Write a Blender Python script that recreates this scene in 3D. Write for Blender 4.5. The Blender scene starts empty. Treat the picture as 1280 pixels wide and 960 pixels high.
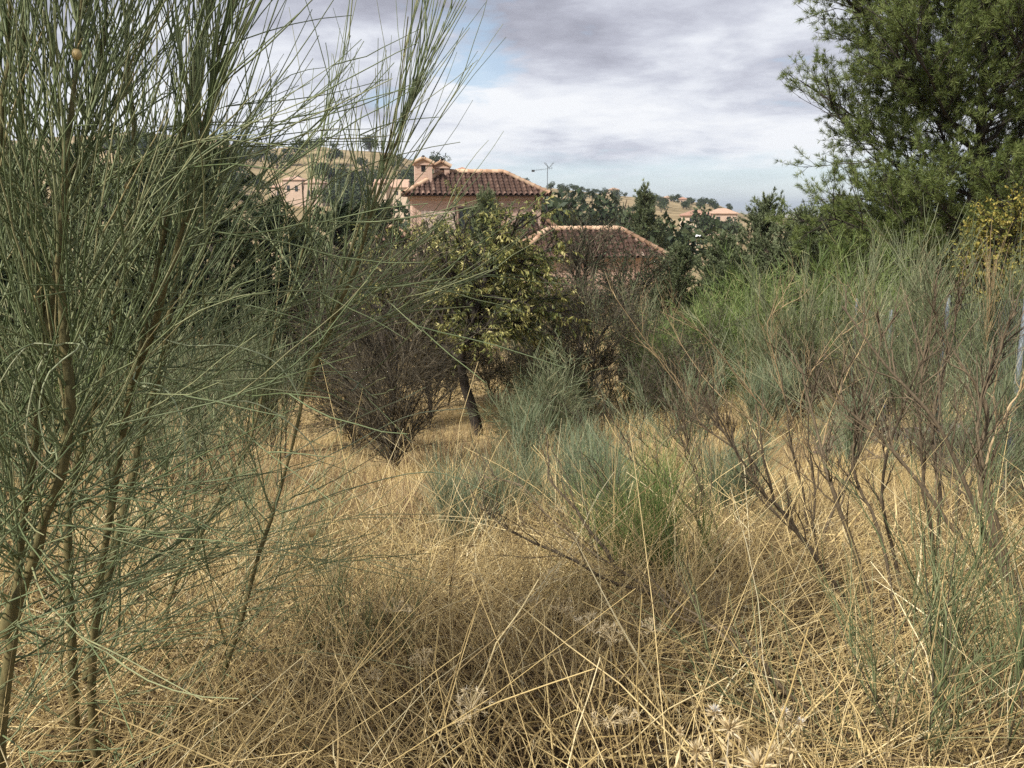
import bpy, math, random, zlib
import numpy as np
from mathutils import Vector

rng = np.random.default_rng(11)
R = math.radians
scene = bpy.context.scene
COL = scene.collection
f32 = np.float32

# ---------------------------------------------------------------- camera model
EYE = 1.65
FPX = 1024.0                      # focal length in pixels of the 1280 wide photograph
PITCH = math.atan((480 - 258) / FPX)
CP, SP = math.cos(PITCH), math.sin(PITCH)


def ray(u, v):
    a, b = (u - 640) / FPX, -(v - 480) / FPX
    return np.array([a, CP + b * SP, -SP + b * CP])


def at(u, v, Y):
    d = ray(u, v)
    return np.array([0, 0, EYE]) + d * (Y / d[1])


# ---------------------------------------------------------------- terrain
BY = np.array([-400, -60, -10, 0, 2.5, 4, 6, 8, 11, 15, 25, 40, 60, 100, 200, 400, 1000, 3000, 30000.])
BZ = np.array([8, 2.5, .35, 0, -.15, -.4, -.85, -1.3, -1.9, -2.5, -3.5, -4.5, -5, -6, -6.5, -9, -30, -60, -60.])
RU = np.array([-900, -200, 80, 200, 300, 340, 420, 500, 560, 640, 700, 760, 850, 885, 915, 960, 1100, 1800.])
RV = np.array([200, 190, 184, 171, 186, 198, 190, 203, 222, 232, 238, 245, 252, 256, 268, 274, 280, 284.])


def sstep(a, b, x):
    t = np.clip((x - a) / (b - a), 0, 1)
    return t * t * (3 - 2 * t)


def wav(x, y, s, k=0.0):
    return (np.sin(x * s + 1.3 + k) * np.cos(y * s * 1.13 - .7 + 2 * k) +
            .6 * np.sin(x * s * 2.1 - y * s * 1.7 + 2.2 + k) + .4 * np.cos(x * s * 3.7 + y * s * 4.1 + k))


def H(x, y):
    x = np.asarray(x, float); y = np.asarray(y, float)
    b = np.interp(y, BY, BZ)
    b = b + .045 * np.clip(x, -12, 14) * sstep(3, 12, np.hypot(x, y)) * (1 - sstep(30, 90, np.hypot(x, y)))
    r = np.hypot(x, y)
    b = b + .05 * wav(x, y, 1.1) * (1 - sstep(20, 60, r)) * sstep(1, 4, r)
    b = b + .5 * wav(x, y, .06, 3) * sstep(40, 120, r)
    ys = np.maximum(y, 1.0)
    u = 640 + FPX * np.clip(x / ys, -3, 3) * CP
    ridge = EYE + (258 - np.interp(u, RU, RV)) / FPX * 600
    s = sstep(170, 600, y) * (1 - sstep(640, 1500, y))
    front = (y > 0)
    b = np.where(front, b * (1 - s) + ridge * s, b)
    b = b + np.where(front, 2.2 * wav(x, y, .02, 1) * sstep(200, 380, y) * (1 - sstep(700, 1100, y)) * (u < 640), 0)
    return b


def gz(x, y):
    return float(H(x, y))


def gp(u, Y):
    """ground point under image column u at forward distance Y"""
    x = (u - 640) / FPX * Y / CP
    for _ in range(4):
        z = gz(x, Y)
        fwd = Y * CP - (z - EYE) * SP
        x = (u - 640) / FPX * fwd
    return np.array([x, Y, gz(x, Y)])


def top_height(v, Y, z0):
    return at(640, v, Y)[2] - z0


# ---------------------------------------------------------------- mesh builder
class MB:
    def __init__(s):
        s.v = []; s.q = []; s.t3 = []; s.t = []; s.n = 0

    def add(s, v, faces, tint=.5):
        v = np.asarray(v, f32).reshape(-1, 3)
        f = np.asarray(faces, np.int64)
        s.v.append(v)
        tt = np.empty(len(v), f32); tt[:] = tint
        s.t.append(tt)
        (s.q if f.shape[1] == 4 else s.t3).append(f + s.n)
        s.n += len(v)
        return s

    def build(s, name, mat, parent=None, loc=None, smooth=True):
        me = bpy.data.meshes.new(name)
        v = np.concatenate(s.v) if s.v else np.zeros((0, 3), f32)
        q = np.concatenate(s.q) if s.q else np.zeros((0, 4), np.int64)
        t3 = np.concatenate(s.t3) if s.t3 else np.zeros((0, 3), np.int64)
        me.vertices.add(len(v)); me.vertices.foreach_set('co', v.ravel())
        nl = q.size + t3.size
        me.loops.add(nl)
        me.loops.foreach_set('vertex_index', np.concatenate([q.ravel(), t3.ravel()]).astype(np.int32))
        me.polygons.add(len(q) + len(t3))
        st = np.concatenate([np.arange(len(q)) * 4, q.size + np.arange(len(t3)) * 3]).astype(np.int32)
        me.polygons.foreach_set('loop_start', st)
        me.polygons.foreach_set('use_smooth', np.full(len(st), smooth))
        a = me.attributes.new('tint', 'FLOAT', 'POINT')
        a.data.foreach_set('value', np.concatenate(s.t) if s.t else np.zeros(0, f32))
        me.update(calc_edges=True)
        me.materials.append(mat)
        o = bpy.data.objects.new(name, me); COL.objects.link(o)
        if parent is not None:
            o.parent = parent
        if loc is not None:
            o.location = loc
        return o

    def box(s, x0, x1, y0, y1, z0, z1, tint=.5):
        v = [(x0, y0, z0), (x1, y0, z0), (x1, y1, z0), (x0, y1, z0), (x0, y0, z1), (x1, y0, z1), (x1, y1, z1), (x0, y1, z1)]
        f = [(0, 3, 2, 1), (4, 5, 6, 7), (0, 1, 5, 4), (1, 2, 6, 5), (2, 3, 7, 6), (3, 0, 4, 7)]
        return s.add(v, f, tint)


def nrm(a):
    return a / np.maximum(np.linalg.norm(a, axis=-1, keepdims=True), 1e-9)


def tubes(mb, P, Rad, S=4, tint=None, cap=False):
    P = np.asarray(P, float)
    if P.ndim == 2: P = P[None]
    N, K, _ = P.shape
    Rad = np.broadcast_to(np.asarray(Rad, float), (N, K))
    if tint is None: tint = rng.random(N)
    tint = np.asarray(tint, float)
    if tint.ndim == 0: tint = np.full(N, float(tint))
    if tint.ndim == 1: tint = np.repeat(tint[:, None], K, 1)
    T = nrm(np.gradient(P, axis=1))
    m = T.mean(1)
    ref = rng.normal(size=(N, 3)); ref -= nrm(m) * (ref * nrm(m)).sum(-1, keepdims=True); ref = nrm(ref)
    n1 = ref[:, None] - T * (ref[:, None] * T).sum(-1, keepdims=True); n1 = nrm(n1)
    n2 = np.cross(T, n1)
    base = np.arange(N)[:, None, None] * (K * S)
    if S == 2:
        V = np.stack([P + n1 * Rad[..., None], P - n1 * Rad[..., None]], 2)
        k = np.arange(K - 1)[None, :, None] * 2
        F = (base + k + np.array([0, 1, 3, 2])).reshape(-1, 4)
    else:
        a = np.arange(S) / S * 2 * math.pi
        V = P[:, :, None] + Rad[..., None, None] * (n1[:, :, None] * np.cos(a)[:, None] + n2[:, :, None] * np.sin(a)[:, None])
        k = np.arange(K - 1)[:, None] * S; j = np.arange(S)[None]; j2 = (j + 1) % S
        quad = np.stack([k + j, k + j2, k + S + j2, k + S + j], -1).reshape(1, -1, 4)
        F = (base.reshape(N, 1, 1) + quad).reshape(-1, 4)
    mb.add(V.reshape(-1, 3), F, np.repeat(tint.reshape(-1), S))
    if cap and S == 4:
        c0 = base.reshape(N, 1) + np.array([3, 2, 1, 0]); c1 = base.reshape(N, 1) + (K - 1) * 4 + np.array([0, 1, 2, 3])
        mb.q.append(np.concatenate([c0, c1]) + mb.n - len(V.reshape(-1, 3)))
    return mb


def blades(mb, pos, d, L, W, tint, fold=.25):
    """one small leaf per row: base, two sides, tip"""
    N = len(pos)
    d = nrm(d); r = rng.normal(size=(N, 3)); sd = nrm(np.cross(d, r)); up = np.cross(sd, d)
    L = np.broadcast_to(L, (N,))[:, None]; W = np.broadcast_to(W, (N,))[:, None]
    mid = pos + d * L * .45
    V = np.stack([pos, mid + sd * W * .5 + up * W * fold, pos + d * L, mid - sd * W * .5 + up * W * fold], 1)
    F = np.arange(N)[:, None] * 4 + np.arange(4)
    mb.add(V.reshape(-1, 3), F, np.repeat(np.broadcast_to(tint, (N,)), 4))
    return mb


def samp(P, idx, t):
    K = P.shape[1]
    f = np.clip(t, 0, .9999) * (K - 1); i = f.astype(int); w = (f - i)[:, None]
    a, b = P[idx, i], P[idx, i + 1]
    return a * (1 - w) + b * w, nrm(b - a)


def grow(pos, d, L, bend=0.0, side=0.0, wob=.03, K=6):
    """curved paths: bend>0 curves upward, <0 droops"""
    N = len(pos); d = nrm(d)
    L = np.broadcast_to(L, (N,)).astype(float)
    s = np.linspace(0, 1, K)[None, :, None]
    bv = np.zeros((N, 3)); bv[:, 2] = bend
    sv = rng.normal(size=(N, 3)) * side
    w = np.cumsum(rng.normal(size=(N, K, 3)) * wob, 1); w -= w[:, :1]
    return pos[:, None] + L[:, None, None] * (d[:, None] * s + (bv + sv)[:, None] * s * s + w / math.sqrt(K))


def spawn(P, n, t0, t1, L, ang, up=0., bend=0., side=.06, wob=.03, K=5, short=0.0):
    N = len(P)
    ln = np.linalg.norm(np.diff(P, axis=1), axis=2).sum(1)
    idx = rng.choice(N, n, p=ln / ln.sum())
    t = rng.uniform(t0, t1, n)
    pos, tan = samp(P, idx, t)
    pr = rng.normal(size=(n, 3)); pr -= tan * (pr * tan).sum(-1, keepdims=True); pr = nrm(pr)
    a = ang * rng.uniform(.6, 1.4, n)[:, None]
    d = tan * np.cos(a) + pr * np.sin(a); d[:, 2] += up
    Lr = L * rng.uniform(.6, 1.35, n) * (1 - short * t)
    return grow(pos, d, Lr, bend, side, wob, K)


def smooth_path(pts, K):
    pts = np.asarray(pts, float)
    if len(pts) < 3:
        s = np.linspace(0, 1, K)[:, None]; return pts[0] * (1 - s) + pts[-1] * s
    n = len(pts)
    e = np.concatenate([[2 * pts[0] - pts[1]], pts, [2 * pts[-1] - pts[-2]]])
    out = []
    for s in np.linspace(0, n - 1 - 1e-6, K):
        i = int(s); t = s - i
        p0, p1, p2, p3 = e[i:i + 4]
        out.append(.5 * ((2 * p1) + (-p0 + p2) * t + (2 * p0 - 5 * p1 + 4 * p2 - p3) * t * t + (-p0 + 3 * p1 - 3 * p2 + p3) * t ** 3))
    return np.array(out)


# ---------------------------------------------------------------- materials
def ramp(nt, fac, cols, pos=None):
    n = nt.nodes.new('ShaderNodeValToRGB')
    e = n.color_ramp.elements
    while len(e) < len(cols): e.new(.5)
    for i, c in enumerate(cols):
        e[i].position = i / max(1, len(cols) - 1) if pos is None else pos[i]
        e[i].color = (*c, 1)
    nt.links.new(fac, n.inputs['Fac'])
    return n.outputs['Color']


def newmat(name):
    m = bpy.data.materials.new(name); m.use_nodes = True
    nt = m.node_tree; nt.nodes.clear()
    out = nt.nodes.new('ShaderNodeOutputMaterial')
    return m, nt, out


def math_node(nt, op, a, b=None, c=None):
    n = nt.nodes.new('ShaderNodeMath'); n.operation = op
    for i, x in enumerate((a, b, c)):
        if x is None: continue
        if isinstance(x, (int, float)): n.inputs[i].default_value = x
        else: nt.links.new(x, n.inputs[i])
    return n.outputs[0]


def noise(nt, vec, scale, detail=4, rough=.55, dist=0, out='Fac'):
    n = nt.nodes.new('ShaderNodeTexNoise')
    n.inputs['Scale'].default_value = scale; n.inputs['Detail'].default_value = detail
    n.inputs['Roughness'].default_value = rough; n.inputs['Distortion'].default_value = dist
    if vec is not None: nt.links.new(vec, n.inputs['Vector'])
    return n.outputs[out]


def mixc(nt, fac, a, b):
    n = nt.nodes.new('ShaderNodeMix'); n.data_type = 'RGBA'
    for x, k in ((fac, 0), (a, 6), (b, 7)):
        if isinstance(x, (int, float)): n.inputs[k].default_value = x
        elif isinstance(x, tuple): n.inputs[k].default_value = (*x, 1)
        else: nt.links.new(x, n.inputs[k])
    return n.outputs[2]


def plant_mat(name, cols, trans=.25, rough=.6, vary=.12, spec=.25, pos=None):
    """colours spread over the leaves / stems by a per-leaf number"""
    m, nt, out = newmat(name)
    a = nt.nodes.new('ShaderNodeAttribute'); a.attribute_name = 'tint'
    oi = nt.nodes.new('ShaderNodeObjectInfo')
    fac = math_node(nt, 'MULTIPLY_ADD', oi.outputs['Random'], vary, a.outputs['Fac'])
    fac = math_node(nt, 'SUBTRACT', fac, vary / 2)
    c = ramp(nt, fac, cols, pos)
    p = nt.nodes.new('ShaderNodeBsdfPrincipled')
    nt.links.new(c, p.inputs['Base Color'])
    p.inputs['Roughness'].default_value = rough
    p.inputs['Specular IOR Level'].default_value = spec
    sh = p.outputs[0]
    if trans > 0:
        t = nt.nodes.new('ShaderNodeBsdfTranslucent'); nt.links.new(c, t.inputs['Color'])
        mx = nt.nodes.new('ShaderNodeMixShader'); mx.inputs[0].default_value = trans
        nt.links.new(sh, mx.inputs[1]); nt.links.new(t.outputs[0], mx.inputs[2]); sh = mx.outputs[0]
    nt.links.new(sh, out.inputs[0])
    return m


def bark_mat(name, c0, c1, scale=20):
    m, nt, out = newmat(name)
    tc = nt.nodes.new('ShaderNodeTexCoord')
    mp = nt.nodes.new('ShaderNodeMapping'); mp.inputs['Scale'].default_value = (1.6, 1.6, .45); nt.links.new(tc.outputs['Object'], mp.inputs['Vector'])
    n = noise(nt, mp.outputs[0], scale * 1.6, 7, .7)
    a = nt.nodes.new('ShaderNodeAttribute'); a.attribute_name = 'tint'
    f = math_node(nt, 'MULTIPLY_ADD', a.outputs['Fac'], .4, math_node(nt, 'MULTIPLY_ADD', n, 1.4, -.4))
    c = ramp(nt, f, [c0, tuple((x + y) / 2 for x, y in zip(c0, c1)), c1], [.2, .5, .85])
    p = nt.nodes.new('ShaderNodeBsdfPrincipled'); nt.links.new(c, p.inputs['Base Color'])
    p.inputs['Roughness'].default_value = .8; p.inputs['Specular IOR Level'].default_value = .2
    b = nt.nodes.new('ShaderNodeBump'); b.inputs['Strength'].default_value = .6; b.inputs['Distance'].default_value = .01
    nt.links.new(n, b.inputs['Height']); nt.links.new(b.outputs[0], p.inputs['Normal'])
    nt.links.new(p.outputs[0], out.inputs[0])
    return m


def plain_mat(name, c, rough=.7, metal=0, var=.25, scale=8):
    m, nt, out = newmat(name)
    tc = nt.nodes.new('ShaderNodeTexCoord')
    n = noise(nt, tc.outputs['Object'], scale, 5, .6)
    c2 = ramp(nt, n, [tuple(x * (1 - var) for x in c), tuple(min(1, x * (1 + var)) for x in c)], [.3, .7])
    p = nt.nodes.new('ShaderNodeBsdfPrincipled'); nt.links.new(c2, p.inputs['Base Color'])
    p.inputs['Roughness'].default_value = rough; p.inputs['Metallic'].default_value = metal
    nt.links.new(p.outputs[0], out.inputs[0])
    return m


M = {}
M['broom_twig'] = plant_mat('broom_twig', [(.075, .10, .04), (.135, .17, .075), (.20, .235, .115), (.30, .31, .16), (.36, .29, .14)], .12, .5)
M['broom_far'] = plant_mat('broom_far', [(.085, .105, .05), (.13, .155, .078), (.185, .21, .115), (.28, .285, .165), (.40, .34, .19)], .15, .6, pos=[0, .3, .6, .85, 1])
M['broom_blue'] = plant_mat('broom_blue', [(.075, .105, .055), (.125, .165, .09), (.185, .225, .13), (.28, .30, .19), (.38, .34, .19)], .15, .6)
M['broom_green'] = plant_mat('broom_green', [(.065, .11, .026), (.11, .17, .042), (.165, .225, .066), (.23, .28, .10), (.34, .32, .15)], .18, .6)
M['broom_stem'] = bark_mat('broom_stem', (.065, .068, .03), (.20, .16, .068), 25)
M['broom_bark'] = bark_mat('broom_bark', (.05, .042, .03), (.16, .13, .09), 25)
M['arc_twig'] = plant_mat('arc_twig', [(.20, .25, .13), (.30, .34, .20), (.40, .40, .24)], .1, .5)
M['pod'] = plain_mat('pod', (.50, .36, .15), .5, 0, .2, 60)
M['dead_bark'] = bark_mat('dead_bark', (.06, .046, .03), (.21, .16, .10), 30)
M['dark_bark'] = bark_mat('dark_bark', (.018, .015, .012), (.075, .06, .048), 18)
M['dark_twig'] = plant_mat('dark_twig', [(.020, .017, .012), (.045, .038, .026), (.085, .072, .048), (.18, .15, .10)], 0, .8)
M['tan_twig'] = plant_mat('tan_twig', [(.22, .15, .08), (.38, .27, .14), (.50, .37, .21)], .05, .7)
M['straw'] = plant_mat('straw', [(.14, .095, .045), (.34, .245, .11), (.59, .44, .19), (.74, .58, .285), (.78, .68, .42)], .12, .5, 0, .35, [0, .3, .6, .85, 1])
M['straw_fine'] = plant_mat('straw_fine', [(.27, .20, .095), (.47, .36, .16), (.65, .50, .24), (.75, .61, .33)], .2, .6, 0)
M['litter'] = plant_mat('litter', [(.03, .02, .012), (.07, .046, .024), (.16, .108, .052), (.36, .26, .13)], .1, .7, 0)  # dead grass brown, darkened for the deep shade inside the straw
M['rust'] = plant_mat('rust', [(.06, .035, .022), (.13, .075, .042), (.22, .14, .08), (.30, .21, .12)], .05, .7, 0)
M['thistle'] = plant_mat('thistle', [(.42, .31, .15), (.60, .47, .26), (.70, .58, .36), (.74, .68, .54)], .25, .6)
M['fluff'] = plant_mat('fluff', [(.72, .70, .66), (.82, .80, .77)], .3, .8)
M['pine'] = plant_mat('pine', [(.075, .105, .032), (.125, .165, .048), (.18, .225, .066), (.235, .275, .095), (.29, .32, .13)], .35, .5)
M['pine_dark'] = plant_mat('pine_dark', [(.020, .036, .014), (.038, .06, .022), (.06, .085, .03)], .2, .5)
M['cypress'] = plant_mat('cypress', [(.026, .042, .019), (.05, .073, .033), (.082, .11, .054), (.13, .16, .09)], .15, .6)
M['cypress_blue'] = plant_mat('cypress_blue', [(.07, .092, .042), (.125, .155, .072), (.19, .22, .115), (.28, .30, .18)], .15, .6)
M['oak'] = plant_mat('oak', [(.022, .036, .016), (.042, .06, .026), (.066, .086, .036), (.095, .11, .05)], .15, .6, .5)
M['almond'] = plant_mat('almond', [(.045, .058, .022), (.10, .12, .035), (.22, .225, .07), (.42, .39, .13), (.60, .54, .24)], .3, .5, 0, .3, [0, .3, .55, .8, 1])
M['brown_leaf'] = plant_mat('brown_leaf', [(.045, .034, .02), (.09, .065, .035), (.15, .11, .05), (.15, .15, .05), (.25, .21, .09)], .2, .7)
M['yellow_leaf'] = plant_mat('yellow_leaf', [(.10, .12, .03), (.22, .21, .05), (.36, .30, .07), (.46, .36, .09)], .3, .5)
M['galv'] = plain_mat('galv', (.20, .225, .245), .6, .3, .15, 30)
M['wire'] = plain_mat('wire', (.10, .11, .12), .6, .2, .2, 30)
M['stone_rock'] = plain_mat('stone_rock', (.42, .38, .33), .85, 0, .3, 30)
M['cream'] = plain_mat('cream', (.58, .46, .34), .85, 0, .12, 1.5)
M['peach'] = plain_mat('peach', (.50, .37, .28), .85, 0, .12, 1.2)
M['dark_glass'] = plain_mat('dark_glass', (.03, .035, .04), .2, 0, .2)
M['dark_wood'] = plain_mat('dark_wood', (.06, .035, .022), .7, 0, .3)
M['far_tile'] = plain_mat('far_tile', (.34, .19, .13), .8, 0, .2, 2)
M['pale_tile'] = plain_mat('pale_tile', (.44, .29, .205), .8, 0, .2, 2)
M['white'] = plain_mat('white', (.78, .78, .76), .6, 0, .05)
M['plastic'] = plain_mat('plastic', (.05, .05, .05), .5)
M['tile'] = plant_mat('tile', [(.07, .042, .032), (.125, .073, .054), (.175, .105, .078), (.27, .17, .125), (.36, .27, .21)], 0, .75, 0, .25, [0, .35, .65, .9, 1])
M['ridge_tile'] = plant_mat('ridge_tile', [(.30, .18, .11), (.45, .29, .19), (.58, .42, .29)], 0, .8, 0)


def brick_mat():
    m, nt, out = newmat('brick')
    tc = nt.nodes.new('ShaderNodeTexCoord')
    sx = nt.nodes.new('ShaderNodeSeparateXYZ'); nt.links.new(tc.outputs['Object'], sx.inputs[0])
    cx = nt.nodes.new('ShaderNodeCombineXYZ')
    nt.links.new(math_node(nt, 'ADD', sx.outputs[0], sx.outputs[1]), cx.inputs[0]); nt.links.new(sx.outputs[2], cx.inputs[1])
    b = nt.nodes.new('ShaderNodeTexBrick'); nt.links.new(cx.outputs[0], b.inputs['Vector'])
    b.inputs['Scale'].default_value = 1.0
    b.inputs['Brick Width'].default_value = .29; b.inputs['Row Height'].default_value = .085
    b.inputs['Mortar Size'].default_value = .012; b.inputs['Bias'].default_value = 0
    b.inputs['Color1'].default_value = (.40, .23, .16, 1); b.inputs['Color2'].default_value = (.54, .34, .25, 1)
    b.inputs['Mortar'].default_value = (.56, .44, .35, 1)
    n = noise(nt, tc.outputs['Object'], .9, 5, .6)
    c = mixc(nt, math_node(nt, 'MULTIPLY', n, .3), b.outputs['Color'], (.62, .48, .38))
    p = nt.nodes.new('ShaderNodeBsdfPrincipled'); nt.links.new(c, p.inputs['Base Color']); p.inputs['Roughness'].default_value = .9
    nt.links.new(p.outputs[0], out.inputs[0])
    return m


def masonry_mat():
    m, nt, out = newmat('masonry')
    tc = nt.nodes.new('ShaderNodeTexCoord')
    v = nt.nodes.new('ShaderNodeTexVoronoi'); v.inputs['Scale'].default_value = 3.2
    nt.links.new(tc.outputs['Object'], v.inputs['Vector'])
    e = nt.nodes.new('ShaderNodeTexVoronoi'); e.feature = 'DISTANCE_TO_EDGE'; e.inputs['Scale'].default_value = 3.2
    nt.links.new(tc.outputs['Object'], e.inputs['Vector'])
    sx = nt.nodes.new('ShaderNodeSeparateColor'); nt.links.new(v.outputs['Color'], sx.inputs[0])
    st = ramp(nt, sx.outputs[0], [(.22, .18, .15), (.42, .34, .27), (.32, .26, .22), (.58, .50, .40)])
    c = mixc(nt, ramp(nt, e.outputs['Distance'], [(1, 1, 1), (0, 0, 0)], [.03, .09]), st, (.60, .47, .37))
    p = nt.nodes.new('ShaderNodeBsdfPrincipled'); nt.links.new(c, p.inputs['Base Color']); p.inputs['Roughness'].default_value = .9
    nt.links.new(p.outputs[0], out.inputs[0])
    return m


M['brick'] = brick_mat(); M['masonry'] = masonry_mat()


def ground_mat():
    m, nt, out = newmat('ground')
    g = nt.nodes.new('ShaderNodeNewGeometry'); P = g.outputs['Position']
    sx = nt.nodes.new('ShaderNodeSeparateXYZ'); nt.links.new(P, sx.inputs[0])
    Y = sx.outputs[1]
    big = noise(nt, P, .35, 5, .6, .4); mid = noise(nt, P, 3.0, 6, .65); fine = noise(nt, P, 40, 6, .7)
    litter = ramp(nt, fine, [(.03, .021, .013), (.07, .048, .028), (.15, .105, .058)], [.3, .5, .75])  # litter brown kept very dark, painting shade into the gaps between straws
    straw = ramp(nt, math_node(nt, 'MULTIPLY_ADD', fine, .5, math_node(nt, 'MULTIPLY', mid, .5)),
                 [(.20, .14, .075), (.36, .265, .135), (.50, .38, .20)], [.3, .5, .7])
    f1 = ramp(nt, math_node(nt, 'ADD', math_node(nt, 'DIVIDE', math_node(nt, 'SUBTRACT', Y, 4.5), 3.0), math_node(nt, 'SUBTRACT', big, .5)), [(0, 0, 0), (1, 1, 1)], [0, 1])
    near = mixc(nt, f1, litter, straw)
    # bare gravelly soil beside the fence
    vs = nt.nodes.new('ShaderNodeVectorMath'); vs.operation = 'DISTANCE'; nt.links.new(P, vs.inputs[0]); vs.inputs[1].default_value = (6.9, 11.0, -1.2)
    gr = ramp(nt, math_node(nt, 'ADD', vs.outputs['Value'], math_node(nt, 'MULTIPLY', mid, 1.6)), [(1, 1, 1), (0, 0, 0)], [.0, .1])
    gmask = math_node(nt, 'LESS_THAN', math_node(nt, 'ADD', vs.outputs['Value'], math_node(nt, 'MULTIPLY', mid, 1.5)), 3.3)
    gravel = ramp(nt, fine, [(.15, .105, .075), (.25, .185, .14), (.42, .35, .29)], [.35, .55, .75])
    near = mixc(nt, gmask, near, gravel)
    # far fields and scrub
    hn = noise(nt, P, .018, 6, .65, .6); hf = noise(nt, P, .12, 6, .7)
    fld = ramp(nt, math_node(nt, 'MULTIPLY_ADD', hf, .6, math_node(nt, 'MULTIPLY', hn, .4)),
               [(.13, .105, .055), (.215, .16, .085), (.31, .235, .13), (.40, .31, .18)], [.34, .45, .53, .66])
    f2 = ramp(nt, math_node(nt, 'DIVIDE', Y, 100.0), [(0, 0, 0), (1, 1, 1)], [.25, .7])
    c = mixc(nt, f2, near, fld)
    fp = noise(nt, P, .004, 5, .6)
    plain = ramp(nt, fp, [(.11, .12, .07), (.25, .21, .13), (.34, .27, .18)], [.4, .5, .6])
    f3 = ramp(nt, math_node(nt, 'DIVIDE', Y, 2000.0), [(0, 0, 0), (1, 1, 1)], [.4, .6])
    c = mixc(nt, f3, c, plain)
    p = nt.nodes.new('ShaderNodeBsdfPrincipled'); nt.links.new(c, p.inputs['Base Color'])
    p.inputs['Roughness'].default_value = .95; p.inputs['Specular IOR Level'].default_value = .1
    b = nt.nodes.new('ShaderNodeBump'); b.inputs['Strength'].default_value = .7; b.inputs['Distance'].default_value = .03
    nt.links.new(fine, b.inputs['Height']); nt.links.new(b.outputs[0], p.inputs['Normal'])
    nt.links.new(p.outputs[0], out.inputs[0])
    return m


# ---------------------------------------------------------------- things
def reseed(text):
    global rng
    rng = np.random.default_rng(zlib.crc32(text.encode()))


def thing(name, label, cat, loc=(0, 0, 0), rotz=0, group=None):
    reseed(label)
    o = bpy.data.objects.new(name, None); COL.objects.link(o)
    o.empty_display_size = .2
    o.location = tuple(float(c) for c in loc); o.rotation_euler = (0, 0, rotz)
    return tag(o, label, cat, group)


def tag(o, label, cat, group=None):
    o['label'] = label; o['category'] = cat
    if group: o['group'] = group
    return o


def dup(root, loc, rotz=0, scale=1, label=None, group=None):
    r = root.copy(); COL.objects.link(r)
    r.location = tuple(float(c) for c in loc); r.rotation_euler = (0, 0, rotz)
    r.scale = (scale, scale, scale) if np.isscalar(scale) else scale
    if label: r['label'] = label
    if group: r['group'] = group
    for ch in list(root.children):
        c = ch.copy(); COL.objects.link(c); c.parent = r
        for g in list(ch.children):
            d = g.copy(); COL.objects.link(d); d.parent = c
    return r


# ================================================================ GROUND
def build_ground():
    rings = np.concatenate([[0.0], np.geomspace(.35, 26000, 300)])
    az = np.concatenate([np.arange(-52, 52, .28), np.arange(52, 308, 4.0)]) * math.pi / 180
    A, Rr = np.meshgrid(az, rings)
    X, Y = Rr * np.sin(A), Rr * np.cos(A)
    Z = H(X, Y)
    nA, nR = len(az), len(rings)
    V = np.stack([X, Y, Z], -1).reshape(-1, 3)
    i = np.arange(nR - 1)[:, None] * nA; j = np.arange(nA)[None]; j2 = (j + 1) % nA
    F = np.stack([i + j, i + nA + j, i + nA + j2, i + j2], -1).reshape(-1, 4)
    mb = MB(); mb.add(V, F)
    o = mb.build('ground', ground_mat()); o['kind'] = 'structure'


build_ground()


# ================================================================ DRY GRASS (stuff)
def field(x, y):
    return .5 + .28 * wav(x, y, 1.7, .4) / 1.2 + .22 * wav(x, y, 4.3, 1.9) / 1.2


def in_gravel(x, y):
    return np.hypot(x - 6.9, y - 11) < 2.2 + .5 * np.sin(x * 3 + y * 2)


def scatter(n, y0, y1, k=.72, pad=.7, p=1.0):
    t = rng.random(n)
    y = (y0 ** p + t * (y1 ** p - y0 ** p)) ** (1 / p)
    x = rng.uniform(-1, 1, n) * (k * y + pad)
    return x, y


def tilt_dirs(n, az, inc):
    return np.stack([np.sin(inc) * np.cos(az), np.sin(inc) * np.sin(az), np.cos(inc)], -1)


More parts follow.
